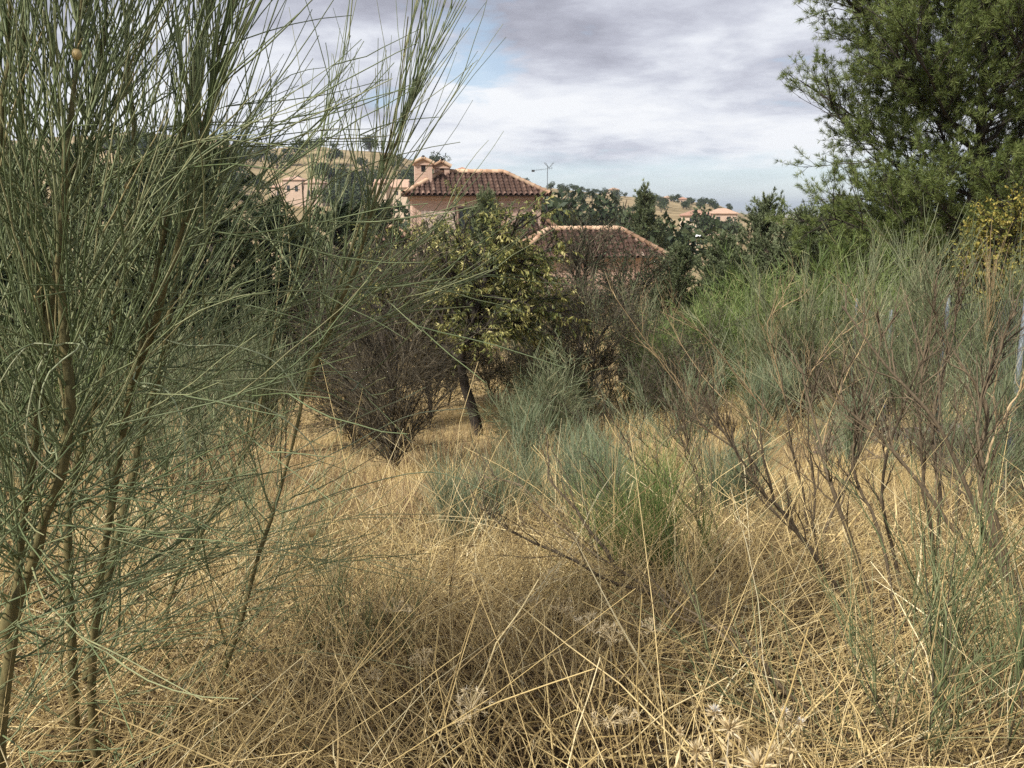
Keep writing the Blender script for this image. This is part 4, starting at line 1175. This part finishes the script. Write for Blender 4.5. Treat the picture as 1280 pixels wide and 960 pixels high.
def antenna():
    b = at(684, 250, 56.0); top = at(684, 208, 56.0)[2]
    b[2] = -3.0
    t = thing('aerial', 'thin television aerial on a mast beside the right corner of the tower roof', 'tv aerial', b)
    hh = top - b[2]
    mb = MB(); tubes(mb, np.array([[(0, 0, 0), (0, 0, hh * .5), (0, 0, hh)]]), .03, 6); mb.build('mast', M['galv'], t)
    mb = MB(); tubes(mb, np.array([[(-.9, .1, hh - .25), (0, 0, hh - .15), (.35, -.05, hh - .1)]]), .014, 5)
    for k in range(9):
        x = -.85 + k * .14; z = hh - .25 + (x + .9) * .12
        w = .10 + .018 * k
        tubes(mb, np.array([[(x, -w, z - w * .5), (x, 0, z), (x, w, z + w * .5)]]), .009, 4)
    mb.build('boom', M['galv'], t)
    mb = MB()
    for s in (-1, 1):
        for q in (-.35, .0, .35):
            tubes(mb, np.array([[(.1, 0, hh - .1), (.1 + .22 * s, q, hh + .1 + .3 * abs(q)), (.1 + .32 * s, q * 1.2, hh + .22)]]), .012, 4)
    mb.build('reflector', M['galv'], t)
    MB().box(-1.05, -.85, -.04, .10, hh - .35, hh - .22).build('amplifier_box', M['plastic'], t, smooth=False)


antenna()


def gable(mb, x0, x1, y0, y1, z0, rise, tint=.5, th=.18):
    """solid gable roof with its ridge along x"""
    ym = (y0 + y1) / 2
    V = [(x0, y0, z0), (x1, y0, z0), (x1, y1, z0), (x0, y1, z0), (x0, ym, z0 + rise), (x1, ym, z0 + rise),
         (x0, y0, z0 - th), (x1, y0, z0 - th), (x1, y1, z0 - th), (x0, y1, z0 - th)]
    mb.add(V, [(0, 1, 5, 4), (2, 3, 4, 5), (6, 7, 1, 0), (8, 9, 3, 2), (9, 8, 7, 6), (7, 8, 2, 1), (9, 6, 0, 3)], tint)
    mb.add(V, [(1, 2, 5), (3, 0, 4)], tint)


def hipsolid(mb, x0, x1, y0, y1, z0, rise, th=.2):
    W, D = x1 - x0, y1 - y0; r = min(W, D) / 2 * .98
    V = [(x0, y0, z0), (x1, y0, z0), (x1, y1, z0), (x0, y1, z0), (x0 + r, (y0 + y1) / 2, z0 + rise), (x1 - r, (y0 + y1) / 2, z0 + rise),
         (x0, y0, z0 - th), (x1, y0, z0 - th), (x1, y1, z0 - th), (x0, y1, z0 - th)]
    mb.add(V, [(0, 1, 5, 4), (2, 3, 4, 5), (6, 7, 1, 0), (8, 9, 3, 2), (9, 8, 7, 6), (7, 8, 2, 1), (9, 6, 0, 3)])
    mb.add(V, [(1, 2, 5), (3, 0, 4)])


def villa(name, label, cat, u, Y, blocks, wins, wall, roof, vbase=None, cols=()):
    b = gp(u, Y)
    if vbase is not None: b[2] = at(u, vbase, Y)[2]
    t = thing(name, label, cat, b, rng.normal(0, .05))
    for (x0, x1, y0, y1, h, kind, rise) in blocks:
        MB().box(x0, x1, y0, y1, -6, h - .21).build('wall', wall, t, smooth=False)
        mb = MB(); (gable if kind == 'g' else hipsolid)(mb, x0 - .4, x1 + .4, y0 - .4, y1 + .4, h, rise)
        mb.build('roof', roof, t, smooth=False)
    for (x0, x1, z0, z1, yy) in wins:
        MB().box(x0, x1, yy - .06, yy - .01, z0, z1).build('window', M['dark_glass'], t, smooth=False)
    for (x0, x1, z0, z1, y0, y1) in cols:
        MB().box(x0, x1, y0, y1, z0, z1).build('porch_column', wall, t, smooth=False)
    return t


villa('villa', 'peach villa with a stepped pink tiled roof below the golden hill', 'house', 372, 290,
      [(-9, -3.5, 0, 7, 4.2, 'h', 1.6), (-4.6, 2.0, -.6, 6.5, 6.6, 'h', 1.4), (2.3, 8.8, -.2, 7, 5.6, 'h', 1.5)],
      [(4.0 + k * 1.15, 4.65 + k * 1.15, 1.1, 3.0, -.2) for k in range(4)] + [(-3.2, -2.2, 2.6, 4.6, -.6), (-.4, .6, 2.6, 4.6, -.6), (-7, -6.2, 1.2, 2.6, 0)],
      M['peach'], M['pale_tile'], 249)
villa('villa', 'cream house with a gabled end and tan roof behind the broom tips', 'house', 490, 240,
      [(-4.6, 4.6, 0, 6, 3.4, 'g', 2.2), (-4.4, -1.2, -1.2, 5, 4.6, 'h', 1.2)], [(-3.4, -2.4, 1.6, 3.2, -1.2), (1.0, 2.0, 1.2, 2.4, 0), (3, 3.8, 1.2, 2.4, 0)], M['cream'], M['pale_tile'], 249)
villa('pavilion_house', 'pink house with a low red pyramid roof just behind the tower ridge', 'house', 578, 112,
      [(-1.75, 1.75, 0, 3.5, 3.6, 'h', .95)], [(-.9, -.3, 1.4, 2.4, 0), (.4, 1.0, 1.4, 2.4, 0)], M['peach'], M['far_tile'], 252)
villa('villa', 'pale villa on the right ridge left of the cedar', 'house', 764, 560,
      [(-5.5, 2.0, 0, 8, 4.0, 'h', 1.3), (-1.5, 5.0, -.5, 8, 6.4, 'h', 1.3)], [(-.4, .8, 3.8, 5.2, -.5), (2.6, 3.8, 3.8, 5.2, -.5)], M['cream'], M['pale_tile'], 249)
villa('villa', 'peach villa with a pillared porch on the right ridge beyond the cedar', 'house', 832, 530,
      [(-5.6, 0.5, 1.5, 8, 3.6, 'h', 1.2), (-.8, 5.2, 0, 8, 4.8, 'h', 1.4)], [(-4.8, -3.6, .6, 2.4, 1.5), (-3, -1.8, .6, 2.4, 1.5), (1, 2.2, 2.2, 3.6, 0), (3, 4.2, 2.2, 3.6, 0)],
      M['peach'], M['pale_tile'], 257, [(-5.4 + k * 1.5, -5.0 + k * 1.5, -.2, 3.3, -.4, 0) for k in range(4)])
villa('villa', 'small red roofed villa at the right tip of the wooded ridge', 'house', 854, 540,
      [(-3, 3.0, 0, 6, 3.6, 'h', 1.4)], [(-1.5, -.5, 1.2, 2.6, 0), (.6, 1.6, 1.2, 2.6, 0)], M['peach'], M['far_tile'], 256)
villa('villa', 'low terracotta roofed house on the golden field, left of its twin', 'house', 872, 230,
      [(-4.2, 3.6, 0, 6, 2.4, 'h', 1.3)], [(-2.4, -1.4, .6, 1.7, 0), (.4, 1.4, .6, 1.7, 0)], M['cream'], M['far_tile'], 280)
villa('villa', 'low terracotta roofed house beside the feathery conifers', 'house', 905, 245,
      [(-4.5, 3.5, 0, 6, 2.9, 'h', 1.4)], [(-2.4, -1.4, .8, 1.9, 0), (.6, 1.6, .8, 1.9, 0)], M['peach'], M['pale_tile'], 279)
villa('shed', 'small white shed glimpsed beyond the lower tiled roof', 'shed', 866, 115,
      [(-.9, .9, 0, 2.2, .9, 'g', .35)], [(-.3, .3, .1, .6, 0)], M['cream'], M['white'], 305)


def far_town():
    reseed('town')
    mb = MB()
    for k in range(70):
        u = rng.uniform(915, 1075); Y = rng.uniform(3200, 5200); b = gp(u, Y); w, d_, h = rng.uniform(12, 40), rng.uniform(10, 25), rng.uniform(6, 22)
        mb.box(b[0] - w / 2, b[0] + w / 2, b[1], b[1] + d_, b[2] - 3, b[2] + h, rng.random())
    o = mb.build('town', M['cream'], smooth=False); o['kind'] = 'stuff'
    tag(o, 'pale far town spread along the plain at the horizon', 'town')


far_town()


# ================================================================ FENCE
def fence():
    pts = [(4.15, 5.2), (4.75, 7.5), (5.35, 10.0), (5.95, 12.7), (6.45, 15.2)]
    pts = [np.array([x, y, gz(x, y)]) for x, y in pts]
    b = pts[0].copy()
    t = thing('wire_fence', 'galvanised chain link fence running away behind the brooms on the right', 'fence', b)
    hts = [2.0, 2.0, 2.0, 2.0, 2.1]
    tops = []
    for p, h in zip(pts, hts):
        q = p - b; lean = rng.normal(0, .04, 2)
        tp = q + (lean[0], lean[1], h); tops.append(tp)
        mb = MB(); tubes(mb, np.array([[q - (0, 0, .2), (q + tp) / 2, tp, tp + (0, 0, .02)]]), np.array([[.025, .025, .025, .012]]), 8)
        mb.build('post', M['galv'], t)
    mb = MB()
    for i in range(len(pts) - 1):
        a, c = pts[i] - b, pts[i + 1] - b; ta, tc = tops[i], tops[i + 1]
        L = np.linalg.norm(c - a); hgt = 1.85; step = .075; n = int(L / step)
        off = -.035
        def pt(s, h):
            lo = a + (c - a) * s; hi = ta + (tc - ta) * s
            return lo + (hi - lo) * (h / 2.0) + np.array([off, 0, 0])
        m = int(hgt / L * n)
        segs = []
        for k in range(-m, n + 1):
            for sg in (1, -1):
                k0 = k if sg == 1 else k + m
                s0, h0, s1, h1 = k0 / n, .05, (k0 + sg * m) / n, .05 + hgt
                for lim, (sa, ha, sb, hb) in ((0, (s0, h0, s1, h1)),):
                    def clip(sv):
                        return h0 + (h1 - h0) * (sv - s0) / (s1 - s0)
                    q0, g0, q1, g1 = s0, h0, s1, h1
                    if q0 < 0: g0 = clip(0); q0 = 0
                    if q0 > 1: g0 = clip(1); q0 = 1
                    if q1 < 0: g1 = clip(0); q1 = 0
                    if q1 > 1: g1 = clip(1); q1 = 1
                    if abs(q0 - q1) > 1e-4: segs.append([pt(q0, g0), pt((q0 + q1) / 2, (g0 + g1) / 2), pt(q1, g1)])
        tubes(mb, np.array(segs), .0011, 3)
        tubes(mb, np.array([[pt(0, 1.9), pt(.5, 1.88), pt(1, 1.9)], [pt(0, 1.0), pt(.5, .99), pt(1, 1.0)], [pt(0, .06), pt(.5, .05), pt(1, .06)]]), .0022, 4)
    mb.build('chain_link', M['wire'], t)


fence()


# ================================================================ THISTLES AND DRY SEED HEADS
def head(mb, c, r, n, tint0, axis=(0, 0, 1), w=.12, bias=.35):
    d = nrm(rng.normal(size=(n, 3)) + np.array(axis) * bias * 2)
    blades(mb, np.repeat(np.array(c)[None], n, 0), d, r * rng.uniform(.55, 1.1, n), r * w, np.clip(tint0 + rng.normal(0, .2, n), 0, 1), .15)


def thistle(label, heads, Y, fluffy=(), group='dry thistles in the bottom foreground'):
    b = at(*heads[0][:2], Y); b[2] = gz(b[0], b[1])
    t = thing('thistle', label, 'thistle', b, 0, group)
    mb = MB()
    for u, v, r, dy in heads:
        p = at(u, v, Y + dy) - b
        P = smooth_path([(p[0] * .2, p[1] * .2, -.03), (p[0] * .6, p[1] * .6 + .02, p[2] * .55), p], 8)
        tubes(mb, P[None], np.linspace(.0026, .0016, 8)[None], 5)
        L, tn = samp(P[None], np.zeros(10, int), rng.uniform(.5, .95, 10))
        blades(mb, L, rng.normal(size=(10, 3)), .05, .008, .4)
    mb.build('stalk', M['thistle'], t)
    for i, (u, v, r, dy) in enumerate(heads):
        p = at(u, v, Y + dy) - b
        mb = MB(); head(mb, p, r, 75, .5, bias=.4); head(mb, p, r * .5, 40, .7)
        hd = mb.build('flower_head', M['thistle'], t)
        if i in fluffy:
            mb = MB(); head(mb, p + (0, 0, r * .35), r * .55, 50, .5, w=.2, bias=.7); mb.build('seed_fluff', M['fluff'], hd)
    return t


thistle('spiny straw coloured thistle with white fluff at the bottom edge', [(912, 912, .042, 0), (893, 893, .030, .03)], 1.72, (1,))
thistle('low thistle just left of the white fluffed one', [(872, 940, .038, 0), (850, 915, .018, .05)], 1.7)
thistle('thistle rosette cut by the bottom edge', [(948, 958, .055, 0), (965, 940, .03, .02)], 1.66)
thistle('broken thistle with two white tufts right of the bottom centre', [(981, 892, .022, 0), (1000, 905, .024, .02)], 1.8, (0, 1))
thistle('dry thistle in the bottom right corner straw', [(1120, 880, .03, 0)], 2.1)


def umbel(u, v, r, label):
    Y = None
    # walk out until the spot is about 35 cm above the ground
    for Yt in np.arange(1.6, 8, .05):
        p = at(u, v, Yt)
        if p[2] - gz(p[0], p[1]) < .46: Y = Yt; break
    b = at(u, v, Y); p = b.copy(); b[2] = gz(b[0], b[1]); b[0] += rng.normal(0, .05)
    t = thing('seed_head', label, 'seed head', b, 0, 'dry seed heads in the straw')
    q = p - b; P = smooth_path([(0, 0, -.02), (q[0] * .4 + .01, q[1] + .03, q[2] * .5), q], 8)
    mb = MB(); tubes(mb, P[None], np.linspace(.002, .0014, 8)[None], 4, .6); mb.build('stalk', M['straw'], t)
    mb = MB()
    for k in range(16):
        d = nrm(np.array([rng.normal(0, .8), rng.normal(0, .8), rng.uniform(.2, 1)])); e = q + d * r
        tubes(mb, np.array([[q, q + d * r * .5 + (0, 0, .003), e]]), .0009, 3, .6)
        head(mb, e, r * .38, 12, .6, d, .10)
    mb.build('spikelet_cluster', M['thistle'], t)


for u, v, r, lb in [(705, 765, .05, 'pair of spiky pale seed heads at the centre of the straw, left half'), (740, 790, .055, 'broad pale seed head right of the centre pair'),
                    (690, 725, .04, 'small seed head above the centre pair'), (660, 755, .035, 'seed head left of the centre pair'), (765, 800, .045, 'seed head on the right of the central cluster'),
                    (815, 790, .04, 'lone seed head left of the grey fallen branch'), (495, 765, .045, 'seed head in the straw below the dark shrub'),
                    (530, 830, .04, 'seed head on the lower left straw bank'), (590, 885, .05, 'largest seed head low in the centre of the photo'),
                    (575, 905, .03, 'small seed head low in the centre, under the largest'), (760, 905, .045, 'seed head in the dark hollow at the bottom'),
                    (785, 900, .03, 'thin seed head right of the dark hollow'), (700, 640, .035, 'seed head by the fallen dark branch'), (465, 850, .03, 'seed head near the stems of the left broom')]:
    umbel(u, v, r, lb)


# ================================================================ SKY AND LIGHT
SUN_EL, SUN_AZ = R(43), R(232)           # azimuth clockwise from +Y
sd = np.array([math.sin(SUN_AZ) * math.cos(SUN_EL), math.cos(SUN_AZ) * math.cos(SUN_EL), math.sin(SUN_EL)])


def world():
    w = bpy.data.worlds.new('World'); scene.world = w; w.use_nodes = True
    nt = w.node_tree; nt.nodes.clear()
    out = nt.nodes.new('ShaderNodeOutputWorld'); bg = nt.nodes.new('ShaderNodeBackground'); bg.inputs['Strength'].default_value = .1
    sky = nt.nodes.new('ShaderNodeTexSky'); sky.sky_type = 'NISHITA'; sky.sun_disc = False
    sky.sun_elevation = SUN_EL; sky.sun_rotation = SUN_AZ; sky.air_density = 1.0; sky.dust_density = .3
    tc = nt.nodes.new('ShaderNodeTexCoord'); sx = nt.nodes.new('ShaderNodeSeparateXYZ'); nt.links.new(tc.outputs['Generated'], sx.inputs[0])
    zz = math_node(nt, 'MAXIMUM', sx.outputs[2], 0.0)
    den = math_node(nt, 'ADD', zz, .16)
    cx = nt.nodes.new('ShaderNodeCombineXYZ')
    nt.links.new(math_node(nt, 'DIVIDE', sx.outputs[0], den), cx.inputs[0]); nt.links.new(math_node(nt, 'DIVIDE', sx.outputs[1], den), cx.inputs[1])
    cx.inputs[2].default_value = 3.7
    v = cx.outputs[0]
    n1 = noise(nt, v, 1.3, 10, .56, .25); n2 = noise(nt, v, .6, 4, .5, .2); n3 = noise(nt, v, 3.6, 8, .6, .2)
    f = math_node(nt, 'MULTIPLY_ADD', n1, .62, math_node(nt, 'MULTIPLY_ADD', n2, .30, math_node(nt, 'MULTIPLY_ADD', n3, .24, -.06)))
    # the cloud deck thins and brightens towards the horizon and thickens overhead
    el = ramp(nt, zz, [(.56, .56, .56), (.60, .60, .60), (.47, .47, .47), (.5, .5, .5)], [0, .08, .22, .5])
    f = math_node(nt, 'ADD', f, math_node(nt, 'SUBTRACT', el, .5))
    cl = ramp(nt, f, [(2.35, 2.4, 2.85), (3.0, 3.08, 3.6), (3.85, 3.98, 4.5), (4.9, 5.05, 5.45), (5.7, 5.8, 6.0)], [.42, .48, .54, .60, .67])
    # openings: blue through small holes and along the far horizon
    hole = ramp(nt, n1, [(1, 1, 1), (0, 0, 0)], [.31, .39])
    gd = nt.nodes.new('ShaderNodeVectorMath'); gd.operation = 'DISTANCE'; nt.links.new(tc.outputs['Generated'], gd.inputs[0])
    g_ = ray(588, 62); g_ = g_ / np.linalg.norm(g_); gd.inputs[1].default_value = tuple(g_)
    gap = ramp(nt, math_node(nt, 'ADD', gd.outputs['Value'], math_node(nt, 'MULTIPLY_ADD', n3, .22, -.11)), [(1, 1, 1), (0, 0, 0)], [.012, .055])
    hole = math_node(nt, 'MAXIMUM', hole, gap)
    lowb = ramp(nt, math_node(nt, 'ADD', zz, math_node(nt, 'MULTIPLY_ADD', n3, .05, -.025)), [(1, 1, 1), (0, 0, 0)], [.035, .062])
    bl = math_node(nt, 'MAXIMUM', math_node(nt, 'MULTIPLY', hole, .7), math_node(nt, 'MULTIPLY', lowb, .75))
    blue = mixc(nt, .6, sky.outputs[0], (2.6, 3.6, 4.7))
    c = mixc(nt, bl, cl, blue)
    nt.links.new(c, bg.inputs['Color']); nt.links.new(bg.outputs[0], out.inputs[0])


world()


def haze():
    m, nt, out = newmat('haze')
    v = nt.nodes.new('ShaderNodeVolumePrincipled'); v.inputs['Color'].default_value = (.78, .87, .97, 1); v.inputs['Density'].default_value = .00016
    v.inputs['Anisotropy'].default_value = .2
    nt.links.new(v.outputs[0], out.inputs['Volume'])
    o = MB().box(-27000, 27000, -27000, 27000, -64, 75).build('haze', m, smooth=False); o['kind'] = 'stuff'
    tag(o, 'thin bluish air over the far plain and hills', 'haze')


haze()
L = bpy.data.lights.new('sun', 'SUN'); L.energy = 4.0; L.angle = R(3.0); L.color = (1, .955, .88)
lo = bpy.data.objects.new('sun', L); COL.objects.link(lo); lo.location = tuple(sd * 60)
lo.rotation_euler = Vector(tuple(-sd)).to_track_quat('-Z', 'Y').to_euler()

cam = bpy.data.cameras.new('camera'); cam.sensor_width = 36; cam.lens = FPX / 1280 * 36; cam.clip_start = .05; cam.clip_end = 60000
co = bpy.data.objects.new('camera', cam); COL.objects.link(co); co.location = (0, 0, EYE); co.rotation_euler = (R(90) - PITCH, 0, 0)
scene.camera = co
vs = scene.view_settings; vs.view_transform = 'Standard'; vs.look = 'None'; vs.exposure = .76; vs.gamma = 1; vs.use_curve_mapping = False
scene.cycles.max_bounces = 6; scene.cycles.diffuse_bounces = 3; scene.cycles.glossy_bounces = 2; scene.cycles.transmission_bounces = 4; scene.cycles.transparent_max_bounces = 4
scene.cycles.use_denoising = False
scene.cycles.sample_clamp_indirect = 3.0; scene.cycles.sample_clamp_direct = 12.0
